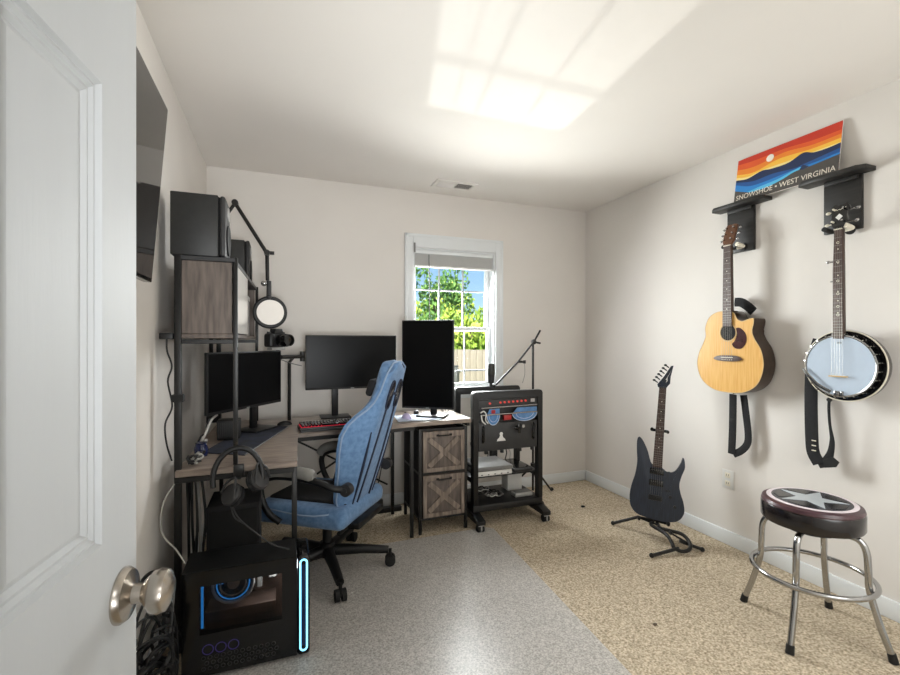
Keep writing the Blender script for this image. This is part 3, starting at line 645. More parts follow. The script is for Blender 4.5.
for i in range(3):
    k = MB(); k.torus((-.255+.043*i, py0-.0008, .115), .018, .0018, (0, 1, 0), 24, 6); k.build('glowing_vent_ring', M_vled, sp)
k = MB()
for r_ in range(3):
    for i in range(12): k.torus((-.27+.022*i+(r_ % 2)*.011, py0-.0004, .045+.02*r_), .007, .0012, (0, 1, 0), 12, 5)
k.build('vent_holes', M_char, sp)
bx('motherboard', (-.32, py1-.03, .10), (.04, py1-.024, .385), M_pcb, PC)
k = MB(); k.box((-.27, py0+.05, .185), (-.02, py1-.03, .225), .003); k.build('graphics_card', mat('brown_grey_shroud', (104, 84, 74), .4, rgb2=(76, 60, 54), scale=20), PC)
k = MB(); k.torus((-.175, py0+.06, .315), .072, .006, (0, 1, 0), 36, 8); k.torus((-.175, py0+.06, .315), .045, .003, (0, 1, 0), 32, 6); k.cyl((-.175, py0+.06, .315), (-.175, py0+.09, .315), .022)
fan = k.build('cooling_fan', M_silver, PC)
k = MB()
for i in range(7):
    a_ = i*2*math.pi/7; k.box((.02, -.001, -.014), (.066, .001, .014), 0, 1, Matrix.Translation((-.175, py0+.075, .315)) @ Matrix.Rotation(a_, 4, 'Y') @ Matrix.Rotation(R(25), 4, 'X'))
k.build('fan_blades', M_char, fan)
k = MB(); k.box((-.28, py0+.012, .19), (-.272, py0+.016, .35)); k.box((-.23, py0+.10, .30), (-.16, py0+.105, .345)); k.torus((-.175, py0+.058, .315), .058, .0025, (0, 1, 0), 32, 6); k.build('interior_lighting', M_bled2, PC)
k = MB(); k.box((-.09, py0+.09, .27), (-.072, py0+.12, .33)); k.box((-.045, py0+.09, .30), (-.02, py0+.12, .328)); k.box((-.05, py0+.09, .34), (-.02, py0+.12, .35)); k.build('memory_sticks', M_silver, PC)
lp = lamp('computer_interior_lamp', 'POINT', (.10, -.04, .34), (0, 0, 0), 1.0, (.72, .88, 1), shadow_soft_size=.02); lp.parent = PC
bx('front_panel', (px1-.049, py0-.001, .012), (px1, py1, pz), M_blackg, PC, .012, 3)
k = MB(); xa, xb, za, zb = px1-.037, px1-.012, .032, .392; r_ = (xb-xa)/2; xm = (xa+xb)/2
loop = [(xm+r_*math.cos(t), py0-.0015, zb-r_+r_*math.sin(t)) for t in [math.pi*i/10 for i in range(11)]]+[(xm+r_*math.cos(t), py0-.0015, za+r_+r_*math.sin(t)) for t in [math.pi+math.pi*i/10 for i in range(11)]]
k.tube(loop, .0036, 8, True); k.build('light_loop', M_bled, PC)
bx('loop_core', (xm-.007, py0-.0022, za+.02), (xm+.007, py0-.0012, zb-.02), mat('deep_blue_plastic', (16, 36, 80), .3, noise=.05), PC)
k = MB(); [k.box((x, y, .0045), (x+.04, y+.03, .018), .003) for x in (px0+.02, px1-.09) for y in (py0+.02, py1-.06)]; k.build('feet', M_rub, PC)

# ------------------------------------------------------------------ chair mat
k = MB(); k.prism([(-.345, 1.0), (1.215, 1.0), (1.335, 2.72), (1.30, 2.755), (-.1, 2.755), (-.345, 2.70)], .0005, .004, 'XY', .001, 1)
tag(k.build('chair_mat', M_mat), 'large glossy grey vinyl floor mat under the blue chair', 'chair mat')

# ================================================================== GAMING CHAIR
GC = thing('gaming_chair', 'blue fabric gaming chair with black five-star base turned to the desk', 'chair', (.238, 2.563, .0045), (0, 0, R(54)))
# five-star base
for i in range(5):
    a_ = R(275+72*i-54); d = Vector((math.cos(a_), math.sin(a_), 0)); k = MB()
    k.tube([d*.03+Vector((0, 0, .105)), d*.18+Vector((0, 0, .10)), d*.335+Vector((0, 0, .085))], [.032, .026, .021], 10)
    leg = k.build('base_leg', M_black, GC)
    k = MB(); s_ = d.cross(Vector((0, 0, 1))); c = d*.345+Vector((0, 0, .029))
    for q in (-1, 1): k.cyl(c+s_*q*.006, c+s_*q*.027, .029, n=24)
    k.cyl(c, c+Vector((0, 0, .06)), .009, n=12); k.cyl(c-s_*.02, c+s_*.02, .012, n=12)
    k.build('caster', M_rub, leg)
k = MB(); k.cyl((0, 0, .075), (0, 0, .15), .04); k.cyl((0, 0, .15), (0, 0, .29), .025); k.build('gas_lift', M_black, GC)
k = MB(); k.box((-.12, -.17, .285), (.12, .14, .318), .01); k.box((-.15, -.27, .30), (.15, -.13, .335), .01); k.cyl((-.13, -.2, .31), (-.23, -.2, .31), .01); k.cyl((.13, -.2, .31), (.23, -.2, .30), .01); k.build('tilt_mechanism', M_bmetal, GC)
# seat
k = MB(); k.box((-.255, -.235, .318), (.255, .285, .425), .045, 5); k.build('seat', M_bluef, GC, angle=70)
k = MB(); k.box((-.165, -.20, .40), (.165, .255, .438), .02, 4); k.build('seat_pad', M_bfab, GC, angle=70)
k = MB(); k.tube([(x, y, .405) for x, y in smooth_closed([(-.252, -.15), (-.252, .2), (-.2, .281), (.2, .281), (.252, .2), (.252, -.15)], 5)], .004, 6, True); k.build('seat_piping', M_lpipe, GC)
# back
prof = [(0, .175), (.06, .19), (.14, .205), (.24, .222), (.33, .238), (.41, .245), (.47, .235), (.52, .208), (.56, .175), (.60, .15), (.66, .132), (.72, .125), (.77, .115), (.80, .095), (.815, .07)]
def wid(z):
    for (a, p), (b, q) in zip(prof, prof[1:]):
        if z <= b: t = (z-a)/(b-a); return p+(q-p)*t
    return prof[-1][1]
def back_y(x, z):
    ax = abs(x); wing = max(0, ax-.105)/.15
    return .105*wing**1.4*min(1, z/.1+.35)-.03*math.sin(math.pi*z/.82)*0+.05*(z-.35)**2
MB_back = Matrix.Translation((0, -.205, .365)) @ Matrix.Rotation(R(17.5), 4, 'X')
k = MB(); NU, NZ = 24, 40; front = []; rear = []
for j in range(NZ+1):
    z = .815*j/NZ; w_ = wid(z); fr, re = [], []
    for i in range(NU+1):
        u = -1+2*i/NU; x = u*w_; e_ = (1-abs(u)**5)*(1 if j < NZ else .25)*(1 if j > 0 else .5)
        y = back_y(x, z); zz = z+(.0 if j < NZ else 0)
        if j >= NZ-3: zz = z-.05*u*u*(j-NZ+4)/4
        re.append(k.bm.verts.new((x, y+.012*(1-e_), zz))); fr.append(k.bm.verts.new((x, y+.03+.055*e_, zz)))
    front.append(fr); rear.append(re)
for j in range(NZ):
    for i in range(NU):
        k.bm.faces.new((rear[j][i], rear[j][i+1], rear[j+1][i+1], rear[j+1][i])); k.bm.faces.new((front[j][i], front[j+1][i], front[j+1][i+1], front[j][i+1]))
    k.bm.faces.new((rear[j][0], rear[j+1][0], front[j+1][0], front[j][0])); k.bm.faces.new((rear[j][NU], front[j][NU], front[j+1][NU], rear[j+1][NU]))
for i in range(NU):
    k.bm.faces.new((rear[0][i], front[0][i], front[0][i+1], rear[0][i+1])); k.bm.faces.new((rear[NZ][i], rear[NZ][i+1], front[NZ][i+1], front[NZ][i]))
k.xf(MB_back); BK = k.build('backrest', M_bluef, GC, angle=60)
edge = [(-wid(z), back_y(wid(z), z)+.012, z) for z in [.02+.02*i for i in range(39)]]
top = [(.0, back_y(0, .8)+.005, .818)]
k = MB(); k.tube(edge+[(-.06, .03, .808), (0, .028, .815), (.06, .03, .808)]+[(-x, y, z) for x, y, z in edge[::-1]], .0045, 6); k.xf(MB_back); k.build('edge_piping', M_lpipe, BK)
def on_back(pts, r, d=.001): return [(x, back_y(x, z)-d, z) for x, z in pts]
for sx in (-1, 1):
    k = MB(); ol = smooth_closed([(sx*.022, .665), (sx*.028, .70), (sx*.045, .715), (sx*.066, .70), (sx*.075, .64), (sx*.07, .585), (sx*.052, .57), (sx*.032, .585)], 5)
    k.prism(ol, back_y(.05, .64)-.006, back_y(.05, .64)+.012, 'XZ', .003); k.xf(MB_back); sl = k.build('belt_slot', mat('gloss_black_bezel', (14, 18, 26), .2, noise=.05), BK)
    k = MB(); k.tube(on_back([(p[0], p[1]) for p in smooth_closed([(sx*.02, .665), (sx*.026, .702), (sx*.045, .719), (sx*.068, .702), (sx*.078, .64), (sx*.073, .583), (sx*.052, .566), (sx*.03, .583)], 4)], 0, .005), .004, 6, True); k.xf(MB_back); k.build('slot_rim', M_navy, sl)
    k = MB(); k.tube(on_back([(sx*(.052+.03*t/20-.012*(t/20)**2), .57-.55*t/20) for t in range(21)], 0), .007, 6); k.xf(MB_back); k.build('seam_stripe', M_navy, BK)
    k = MB(); k.tube(on_back([(sx*(.135-.02*t/20), .45-.40*t/20) for t in range(21)], 0), [.003+.005*math.sin(math.pi*t/20) for t in range(21)], 6); k.xf(MB_back); k.build('seam_stripe', M_navy, BK)
k = MB(); k.tube([(-.02, back_y(0, .64)-.003, .645), (.02, back_y(0, .64)-.003, .645)], .008, 8); k.xf(MB_back); k.build('belt_bridge', M_navy, BK)
k = MB(); k.box((-.12, .075, .61), (.12, .115, .70), .019, 4); k.xf(MB_back); k.build('head_pillow', M_bfab, GC, angle=70)
k = MB(); k.box((-.14, .085, .08), (.14, .15, .27), .035, 4); k.xf(MB_back); k.build('lumbar_pillow', M_bfab, GC, angle=70)
# arms
for sx in (-1, 1):
    k = MB(); x = sx*.285
    pth = smooth_open([(sx*.235, -.245, .535), (sx*.275, -.20, .545), (x, -.10, .575), (x, .05, .585), (x, .15, .575), (x, .205, .535), (x, .20, .46), (sx*.28, .16, .39), (sx*.262, .11, .345)], 5)
    k.tube(pth, .017, 10); arm = k.build('armrest', M_black, GC)
    k = MB(); k.tube(smooth_open([(x, -.10, .600), (x, .0, .612), (x, .12, .608), (x, .19, .585), (x, .22, .55)], 5), [.02]+[.03]*19+[.022], 12); k.build('arm_pad', M_gpad, arm)
    k = MB(); k.cyl((sx*.222, -.25, .535), (sx*.262, -.25, .535), .03); k.cyl((sx*.262, -.25, .535), (sx*.268, -.25, .535), .012); k.build('arm_joint', M_char, arm)

# ================================================================== RACK
RK = thing('rolling_rack', 'tall black equipment rack on casters beside the drawer cabinet', 'rack', (1.48, 2.95, 0))
rx0, rx1, ry0, ry1, rz0, rz1 = 1.212, 1.752, 2.775, 3.14, .10, .917
def rframe(y0, y1, zb):
    k = MB(); w_ = .036; c = .022
    ol = [(rx0, zb), (rx0, rz1-c)]+[(rx0+c-c*math.cos(t), rz1-c+c*math.sin(t)) for t in [math.pi/2*q/5 for q in range(1, 6)]]+[(rx1-c+c*math.sin(t), rz1-c+c*math.cos(t)) for t in [math.pi/2*q/5 for q in range(1, 6)]]+[(rx1, zb), (rx1-w_, zb), (rx1-w_, rz1-.05), (rx0+w_, rz1-.05), (rx0+w_, zb)]
    k.prism(ol, y0, y1, 'XZ', .003); return k
rframe(ry0, ry0+.05, rz0+.046).build('front_frame', M_black, RK)
rframe(ry1-.04, ry1, rz0+.046).build('rear_frame', M_black, RK)
bx('base_tray', (rx0, ry0, rz0), (rx1, ry1, rz0+.045), M_black, RK, .004)
bx('shelf', (rx0+.002, ry0+.052, .315), (rx1-.002, ry1-.042, .327), M_black, RK, .002)
for sx in (rx0+.004, rx1-.03):
    bx('shelf_bracket', (sx, ry0+.05, .29), (sx+.026, ry1-.04, .314), M_black, RK, .002)
for sx in (rx0+.02, rx1-.02):
    k = MB(); k.prism([(ry0-.09, .05), (ry0-.09, .075), (ry0+.0, .0995), (ry1-.05, .0995), (ry1+.06, .075), (ry1+.06, .05)], sx-.03, sx+.03, 'YZ', .004); k.build('foot_beam', M_black, RK)
for x in (rx0+.02, rx1-.02):
    for y in (ry0-.065, ry1+.03):
        k = MB(); k.cyl((x-.022, y, .024), (x-.006, y, .024), .024); k.cyl((x+.006, y, .024), (x+.022, y, .024), .024); k.cyl((x-.022, y, .024), (x+.022, y, .024), .006, n=10)
        cs = k.build('caster', M_rub, RK)
        k = MB(); k.box((x-.02, y-.02, .04), (x+.02, y+.025, .05), .004); k.box((x-.004, y-.026, .012), (x+.004, y-.02, .045)); k.build('caster_hood', M_silver, cs)
# amplifier in the upper half
AM = thing('rack_amplifier', 'black amplifier with a row of red lamps, chrome bars and blue tubes in the rack', 'amplifier', (1.48, 2.9, .50))
ax0, ax1 = rx0+.042, rx1-.042
bx('chassis', (ax0, ry0+.03, .512), (ax1, ry0+.14, .858), M_black, AM, .003)
k = MB(); k.box((ax0, ry0+.005, .51), (ax1, ry0+.0295, .70), .003); k.box((ax0, ry0+.005, .80), (ax1, ry0+.0295, .860), .003); fp = k.build('front_panel', M_char, AM)
for x, z in [(1.335, .835)]+[(1.415+.033*i, .838+.0008*i) for i in range(7)]:
    k = MB(); k.cyl((x, ry0+.006, z), (x, ry0-.003, z), .0072, n=14); k.build('red_lamp', M_rled, fp)
bx('display', (1.655, ry0-.001, .832), (1.685, ry0+.005, .855), M_silver, fp)
for z in (.806, .757):
    k = MB(); k.cyl((1.268, ry0-.004, z), (1.702, ry0-.004, z+.006), .0055, n=12); k.cyl((1.27, ry0-.004, z), (1.27, ry0+.03, z), .005, n=10); k.cyl((1.70, ry0-.004, z+.006), (1.70, ry0+.03, z+.006), .005, n=10); k.build('chrome_bar', M_chrome, AM)
for i, (x, w_, dz) in enumerate(((1.36, .048, .07), (1.605, .098, .055))):
    k = MB(); hd_ = [(x+w_*math.cos(t), .757+dz*math.sin(t)) for t in [math.pi+math.pi*q/20 for q in range(21)]]+[(x+w_, .797), (x-w_*.6, .797)]
    k.prism(hd_, ry0-.001, ry0+.001, 'XZ'); k.build('blue_visor', M_rim, AM)
    k = MB(); k.tube([(x+w_*math.cos(t), ry0-.002, .757+dz*math.sin(t)) for t in [math.pi+math.pi*q/20 for q in range(21)]], .0022, 6); k.tube([(x+w_*.7*math.cos(t), ry0-.002, .757+dz*.7*math.sin(t)) for t in [math.pi+math.pi*q/20 for q in range(21)]], .0014, 6); k.build('visor_edge', M_lblue, AM)
k = MB(); k.tube(smooth_open([(1.262, ry0-.004, .775), (1.285, ry0-.006, .785), (1.302, ry0-.006, .765), (1.300, ry0-.006, .725), (1.318, ry0-.006, .70)], 5), .0045, 8); k.tube(smooth_open([(1.268, ry0-.004, .76), (1.275, ry0-.006, .72), (1.30, ry0-.006, .695)], 5), .0045, 8); k.build('white_temple_loop', M_white, AM)
k = MB(); k.box((1.44, ry0-.004, .715), (1.50, ry0+.02, .75), .004); k.box((1.345, ry0-.004, .765), (1.375, ry0+.02, .79), .003); k.build('red_block', M_red, AM)
k = MB(); k.cyl((1.545, ry0+.004, .655), (1.545, ry0-.03, .655), .016, n=20); k.box((1.535, ry0-.034, .625), (1.555, ry0-.028, .69), .002); k.box((1.505, ry0-.034, .655), (1.55, ry0-.028, .668), .002); kn = k.build('clamp_knob', M_blackg, AM)
k = MB(); k.cyl((1.575, ry0-.028, .672), (1.575, ry0-.036, .672), .012, n=14); k.build('chrome_button', M_chrome, kn)
k = MB(); k.prism([(1.389, .572), (1.457, .572), (1.451, .586), (1.438, .596), (1.432, .612), (1.436, .622), (1.430, .633), (1.416, .633), (1.410, .622), (1.414, .612), (1.408, .596), (1.395, .586)], ry0+.0035, ry0+.0049, 'XZ'); k.build('white_emblem', M_white, fp)
for x in (ax0+.03, ax1-.035):
    k = MB(); k.box((x-.009, ry0+.003, .565), (x+.009, ry0+.0055, .69), .002); k.tube([(x, ry0+.004, .575), (x, ry0-.016, .58), (x, ry0-.016, .675), (x, ry0+.004, .68)], .005, 8); k.build('handle', M_blackg, AM)
k = MB(); [k.box((x, ry0-.002, .49), (x+.02, ry0+.02, .512), .002) for x in (1.30, 1.42, 1.56, 1.66)]; k.build('mounting_lugs', M_black, AM)
# things in the lower half
GS = thing('game_console', 'silver grey flat console on the shelf of the black rack', 'console', (1.38, 2.95, .327))
bx('top_shell', (rx0+.045, ry0+.03, .362), (1.53, ry1-.06, .392), M_graym, GS, .008, 3); bx('lower_shell', (rx0+.05, ry0+.035, .328), (1.525, ry1-.065, .361), M_white, GS, .006)
k = MB(); [k.box((1.285+.05*i, ry0+.0335, .335), (1.297+.05*i, ry0+.036, .343)) for i in range(5)]; k.build('ports', M_graym, GS)
DKc = thing('tablet_dock', 'thin black dock on the right of the rack shelf', 'device', (1.63, 2.96, .3275)); bx('shell', (1.55, ry0+.05, .3275), (1.70, ry1-.05, .352), M_char, DKc, .006); bx('top_plate', (1.56, ry0+.06, .3525), (1.69, ry1-.06, .356), M_blackg, DKc, .001)
WB = thing('white_box', 'white cardboard box in the bottom right of the black rack', 'box', (1.62, 3.03, .146)); bx('carton', (1.58, 2.98, .1455), (1.70, 3.08, .29), M_white, WB, .002); bx('lid_flap', (1.578, 2.978, .2905), (1.702, 3.082, .296), M_white, WB)
SB = thing('foot_pedal', 'pale grey pedal on the floor of the black rack', 'pedal', (1.62, 2.86, .146)); bx('treadle', (1.56, ry0+.05, .147), (1.70, ry0+.13, .175), M_silver, SB, .006); bx('tread_pad', (1.57, ry0+.06, .1755), (1.69, ry0+.12, .180), M_graym, SB, .001)
CR = thing('audio_leads', 'coil of black and grey leads on the floor of the black rack', 'cable', (1.38, 2.9, .146))
for j in range(9):
    cx, cy = random.uniform(1.31, 1.47), random.uniform(2.86, 2.98); r_ = random.uniform(.03, .055); ph = random.random()*6
    tb('coil', [(cx+r_*math.cos(ph+i*.5), cy+r_*.8*math.sin(ph+i*.5), .152+.008*j*.6+.012*math.sin(i+j)**2) for i in range(14)], .004, (M_bcable, M_graym, M_bcable, M_wcable)[j % 4], CR, 6, 3)
HL = thing('rear_leads', 'leads hanging at the open back of the black rack', 'cable', (1.45, 3.12, .33))
for j, x in enumerate((1.29, 1.33, 1.37, 1.41, 1.46, 1.62, 1.66)):
    tb('lead', [(x, 3.10, .50), (x+random.uniform(-.02, .02), 3.12, .46), (x+random.uniform(-.03, .03), 3.11, .40), (x, 3.10, .345)], .005 if j != 3 else .004, M_bcable if j % 3 else M_wcable, HL, 6, 5)
k = MB(); k.box((1.50, 3.09, .33), (1.55, 3.135, .50), .002); tag(k.build('power_brick', M_black), 'upright black power brick at the back of the rack shelf', 'adapter')
WT = thing('white_wire_tangle', 'tangle of thin white and grey wires between the tall monitor and the rack', 'cable', (1.17, 3.15, .741))
for j in range(7):
    ph = random.random()*6; cx = random.uniform(1.11, 1.16); r_ = random.uniform(.02, .04)
    tb('wire', [(min(cx+r_*math.cos(ph+i*.6), 1.195), 3.12+.05*math.sin(ph*2+i*.4), .75+.012*i+.015*math.sin(i)) for i in range(12)], .003, M_wcable if j % 2 else M_graym, WT, 6, 3)

# ------------------------------------------------------------------ microphone stand and microphone
MSx, MSy = 1.898, 3.15
ST = thing('microphone_stand', 'thin black boom microphone stand behind the rack', 'stand', (MSx, MSy, 0))
tb('upright', [(MSx, MSy, .06), (MSx, MSy, 1.25)], .009, M_bmetal, ST, 12)
k = MB(); k.cyl((MSx, MSy, .20), (MSx, MSy, .28), .02); k.cyl((MSx, MSy, .70), (MSx, MSy, .75), .015); k.build('tripod_collar', M_black, ST)
for a_ in (20, 140, 262):
    d = Vector((math.cos(R(a_)), math.sin(R(a_)), 0)); p = Vector((MSx, MSy, .24))
    if a_ == 262: d = d*.7
    lg = tb('tripod_leg', [p+d*.02, Vector((MSx, MSy, .02))+d*.23], .008, M_bmetal, ST, 10)
    k = MB(); k.sph(Vector((MSx, MSy, .018))+d*.245, .017, (1, 1, .9), 12); k.build('rubber_foot', M_rub, lg)
k = MB(); k.sph((MSx, MSy-.012, 1.255), .022, n=14); k.cyl((MSx+.02, MSy-.02, 1.25), (MSx+.055, MSy-.02, 1.245), .008, n=10); k.build('boom_clutch', M_black, ST)
tb('boom', [(1.968, 3.155, 1.348), (MSx, MSy-.02, 1.262), (1.743, 3.115, 1.10), (1.508, 3.027, .938)], .008, M_bmetal, ST, 10)
k = MB(); k.cyl((1.743, 3.115, 1.10), (1.80, 3.115, 1.098), .009, n=10); k.cyl((1.80, 3.115, 1.11), (1.80, 3.115, 1.085), .011, n=10); k.build('thumb_screw', M_black, ST)
tb('thin_lead', [(1.80, 3.115, 1.09), (1.805, 3.12, 1.0), (1.79, 3.13, .93)], .002, M_graym, ST, 6, 4)
MC = thing('microphone', 'dark studio microphone standing up at the low end of the boom', 'microphone', (1.461, 3.02, .925))
k = MB(); k.cyl((1.461, 3.02, .95), (1.461, 3.02, 1.012), .022, .026); k.cyl((1.461, 3.02, .922), (1.461, 3.02, .95), .012); k.build('body', M_black, MC)
k = MB(); k.lathe([(.026, 0), (.0275, .004), (.0275, .07), (.022, .082), (0, .084)], (1.461, 3.02, 1.012)); k.build('mesh_grille', mat('metal_mesh', (62, 62, 60), .5, metal=.6, noise=.3, scale=150), MC)
k = MB(); k.tube([(1.461, 3.02, .93), (1.49, 3.02, .925)], .008); k.sph((1.49, 3.02, .925), .012); k.build('swivel_clip', M_black, MC)

# ================================================================== WALL SHELVES, POSTER
def hanger(y0, y1, py0, py1, label, zp=1.787):
    S_ = thing('wall_hanger_shelf', label, 'shelf', (XR, (y0+y1)/2, zp), group='black guitar hanger shelves')
    k = MB(); k.prism([(2.50, y0+.03), (2.525, y0), (XR-.001, y0), (XR-.001, y1), (2.525, y1), (2.50, y1-.03)], 2.06, 2.082, 'XY', .003); k.build('ledge', M_wstain, S_)
    bx('back_plate', (XR-.02, py0, zp), (XR-.001, py1, 2.0595), M_wstain, S_, .003)
    bx('ledge_cleat', (XR-.035, py0+.01, 2.04), (XR-.0205, py1-.01, 2.0595), M_wstain, S_, .002)
    return S_
def yoke(S_, yc, z, xo):
    k = MB(); k.cyl((XR-.02, yc, z), (XR-.028, yc, z), .022); k.cyl((XR-.028, yc, z), (xo+.012, yc, z-.006), .007, n=12); k.build('hook_stem', M_bmetal, S_)
    for s in (-1, 1):
        k = MB(); k.tube(smooth_open([(xo+.016, yc, z-.008), (xo+.014, yc+s*.032, z-.008), (xo+.002, yc+s*.043, z-.005), (xo-.046, yc+s*.044, z+.002)], 5), [.0085]*9+[.0115]*7, 12); k.build('fork_arm', M_cream if s < 0 else M_rub, S_)
S1 = hanger(1.735, 2.055, 1.828, 1.995, 'black wooden hanger shelf holding the acoustic guitar', 1.797)
S2 = hanger(1.262, 1.553, 1.308, 1.468, 'black wooden hanger shelf holding the banjo', 1.80)
yoke(S1, 1.893, 1.822, 2.515); yoke(S2, 1.352, 1.800, 2.502)

PO = thing('sunset_sign', 'colourful sunset mountain sign leaning on the two black shelves', 'sign', (2.545, 1.655, 2.0825), (0, 0, R(-90)))
PO.rotation_euler = Euler((R(-8.5), 0, R(-90)))
pw, ph = .54, .268
bx('board', (-pw/2, .0, 0), (pw/2, .006, ph), M_white, PO)
cols = [mat('sign_'+n, c, .5, noise=.01) for n, c in (('red', (205, 58, 36)), ('vermilion', (228, 92, 40)), ('orange', (240, 138, 44)), ('yellow', (252, 196, 70)), ('pale_yellow', (250, 224, 150)), ('navy', (28, 46, 84)), ('royal', (30, 84, 150)), ('blue', (38, 130, 205)), ('sky', (86, 188, 232)), ('slate', (78, 74, 70)), ('moon', (246, 238, 226)))]
k = MB()
def curve(pts): return [tuple(p) for p in smooth_open([(a, b, 0) for a, b in pts], 8)]
def layer(topc, i, d):
    k.mi = i; k.prism([((s-.5)*pw, (1-t)*ph) for s, t, *_ in topc]+[(pw/2, 0), (-pw/2, 0)], -.0002*d, -.0002*d+.0002, 'XZ')
layer([(0, 0), (1, 0)], 0, 1)
layer(curve([(0, .10), (.2, .13), (.5, .12), (.75, .17), (1, .17)]), 1, 2)
layer(curve([(0, .22), (.2, .27), (.5, .20), (.75, .26), (1, .25)]), 2, 3)
layer(curve([(0, .33), (.2, .40), (.45, .30), (.75, .34), (1, .33)]), 3, 4)
layer(curve([(0, .40), (.15, .46), (.3, .42), (.6, .42), (1, .41)]), 4, 5)
layer(curve([(0, .455), (.13, .50), (.28, .43), (.38, .46), (.55, .46), (.68, .36), (.78, .43), (.9, .44), (1, .42)]), 5, 6)
layer(curve([(0, .50), (.2, .60), (.4, .58), (.6, .62), (.7, .60), (.85, .56), (1, .52)]), 6, 7)
layer(curve([(0, .56), (.15, .68), (.3, .70), (.55, .66), (.68, .64), (.8, .64), (1, .60)]), 7, 8)
layer(curve([(0, .86), (.12, .82), (.25, .78), (.45, .74), (.62, .66), (.68, .66), (.72, .9), (1, .95)]), 8, 9)
layer(curve([(0, .70), (.1, .78), (.2, .84), (.35, .84), (.5, .78), (.62, .70), (.75, .69), (1, .64)]), 9, 10)
k.mi = 10; k.prism([((.36-.5)*pw+.021*math.cos(2*math.pi*i/28), .79*ph+.021*math.sin(2*math.pi*i/28)) for i in range(28)], -.0024, -.0021, 'XZ')
k.mi = 5; k.prism([((.66-.5)*pw, .30*ph), ((.69-.5)*pw, .39*ph), ((.75-.5)*pw, .32*ph), ((.70-.5)*pw, .29*ph)], -.0024, -.0021, 'XZ')
k.build('printed_artwork', cols, PO, smooth=False)
text_part('lettering', 'SNOWSHOE \u2022 WEST VIRGINIA', .041, mat('sign_lettering', (238, 230, 216), .5, noise=.01), PO, Matrix.Translation((.0, -.0024, .030)) @ Matrix.Rotation(R(90), 4, 'X') @ Matrix.Diagonal((.93, 1, 1, 1)), .0002)

# ================================================================== GUITARS
def frets_and_strings(root, neck, z0, zn, yf, w0, wn, nstr, bridge_z, yb, nfret, dots, metal=M_steel):
    L = (zn-bridge_z)
    for i in range(1, nfret+1):
        z = zn-L*(1-2**(-i/12))
        if z < z0+.003: break
        t = (z-z0)/(zn-z0); w_ = w0+(wn-w0)*t
        k = MB(); k.box((-w_/2, yf-.0009, z-.0008), (w_/2, yf, z+.0008)); k.build('fret', M_steel, neck)
    for i in dots:
        za = zn-L*(1-2**(-(i-.5)/12)); k = MB(); k.cyl((0, yf-.0006, za), (0, yf+.0002, za), .003, n=10); k.build('inlay_dot', M_cream, neck)
    for j in range(nstr):
        u = -1+2*j/(nstr-1); k = MB(); k.tube([(u*w0*.47*1.18, yb, bridge_z), (u*wn*.42, yf-.003, zn), (u*wn*.42, yf+.001, zn+.01)], .00045, 5); k.build('string', metal, root)

# acoustic guitar. local: front -Y, x to the viewer's right, z up from the body's bottom
AG = thing('acoustic_guitar', 'natural-top acoustic cutaway guitar hanging on the right wall', 'guitar', (2.478, 1.910, .958), (0, 0, R(-90)))
ol = smooth_closed([(0, 0), (.10, .012), (.175, .065), (.207, .16), (.195, .25), (.158, .315), (.143, .36), (.152, .405), (.150, .432), (.122, .428), (.085, .418), (.055, .432), (.036, .468), (0, .483), (-.07, .480), (-.125, .45), (-.152, .39), (-.150, .335), (-.170, .285), (-.199, .225), (-.210, .15), (-.178, .065), (-.10, .012)], 5)
k = MB(); k.prism(ol, .004, .098, 'XZ', .003); k.build('sides_and_back', M_mahog, AG)
k = MB(); k.prism(ol, .0, .0038, 'XZ', .001, 1); tp = k.build('soundboard', M_spruce, AG)
k = MB(); k.tube([(p[0]*.995, .0006, p[1]*.995+.001) for p in ol], .0025, 6, True); k.build('binding', M_bind, AG)
sh = .355
k = MB(); k.cyl((0, -.0008, sh), (0, .001, sh), .047, n=40); k.build('sound_hole', M_dark, AG)
k = MB(); k.torus((0, -.0006, sh), .0515, .0028, (0, 1, 0), 48, 6); k.build('rosette', M_bind, AG)
k = MB(); k.prism(smooth_closed([(.050, .378), (.078, .378), (.108, .345), (.112, .30), (.085, .262), (.046, .262), (.026, .285), (.042, .306), (.056, .345)], 5), -.0016, -.0002, 'XZ'); k.build('pickguard', M_tort, AG)
k = MB(); k.prism(smooth_closed([(-.09, .20), (-.05, .218), (.05, .218), (.09, .20), (.05, .186), (-.05, .186)], 4), -.009, -.0002, 'XZ', .002); br = k.build('bridge', M_rose, AG)
k = MB(); k.box((-.037, -.012, .206), (.037, -.009, .209)); [k.sph((-.03+.012*i, -.0105, .194), .0028, n=8) for i in range(6)]; k.build('saddle_and_pins', M_cream, br)
zn = .868
k = MB(); vs = [(-.0285, .39), (.0285, .39), (.0225, zn), (-.0225, zn)]; k.prism(vs, -.011, -.003, 'XZ', .001, 1); nk = k.build('fretboard', M_rose, AG)
k = MB(); k.prism([(-.028, .44), (.028, .44), (.022, zn), (-.022, zn)], -.0028, .016, 'XZ', .006); k.box((-.024, .012, .40), (.024, .06, .484), .008); k.build('neck', M_mahog, AG)
HT = Matrix.Translation((0, .0, zn)) @ Matrix.Rotation(R(-19), 4, 'X')
k = MB(); k.prism([(-.0225, 0), (.0225, 0), (.036, .03), (.033, .13), (.012, .137), (.0, .128), (-.012, .137), (-.033, .13), (-.036, .03)], -.012, .003, 'XZ', .002); k.xf(HT); hd = k.build('headstock', M_neckw, AG)
bx('nut', (-.0225, -.0135, zn-.002), (.0225, -.004, zn+.003), M_cream, AG)
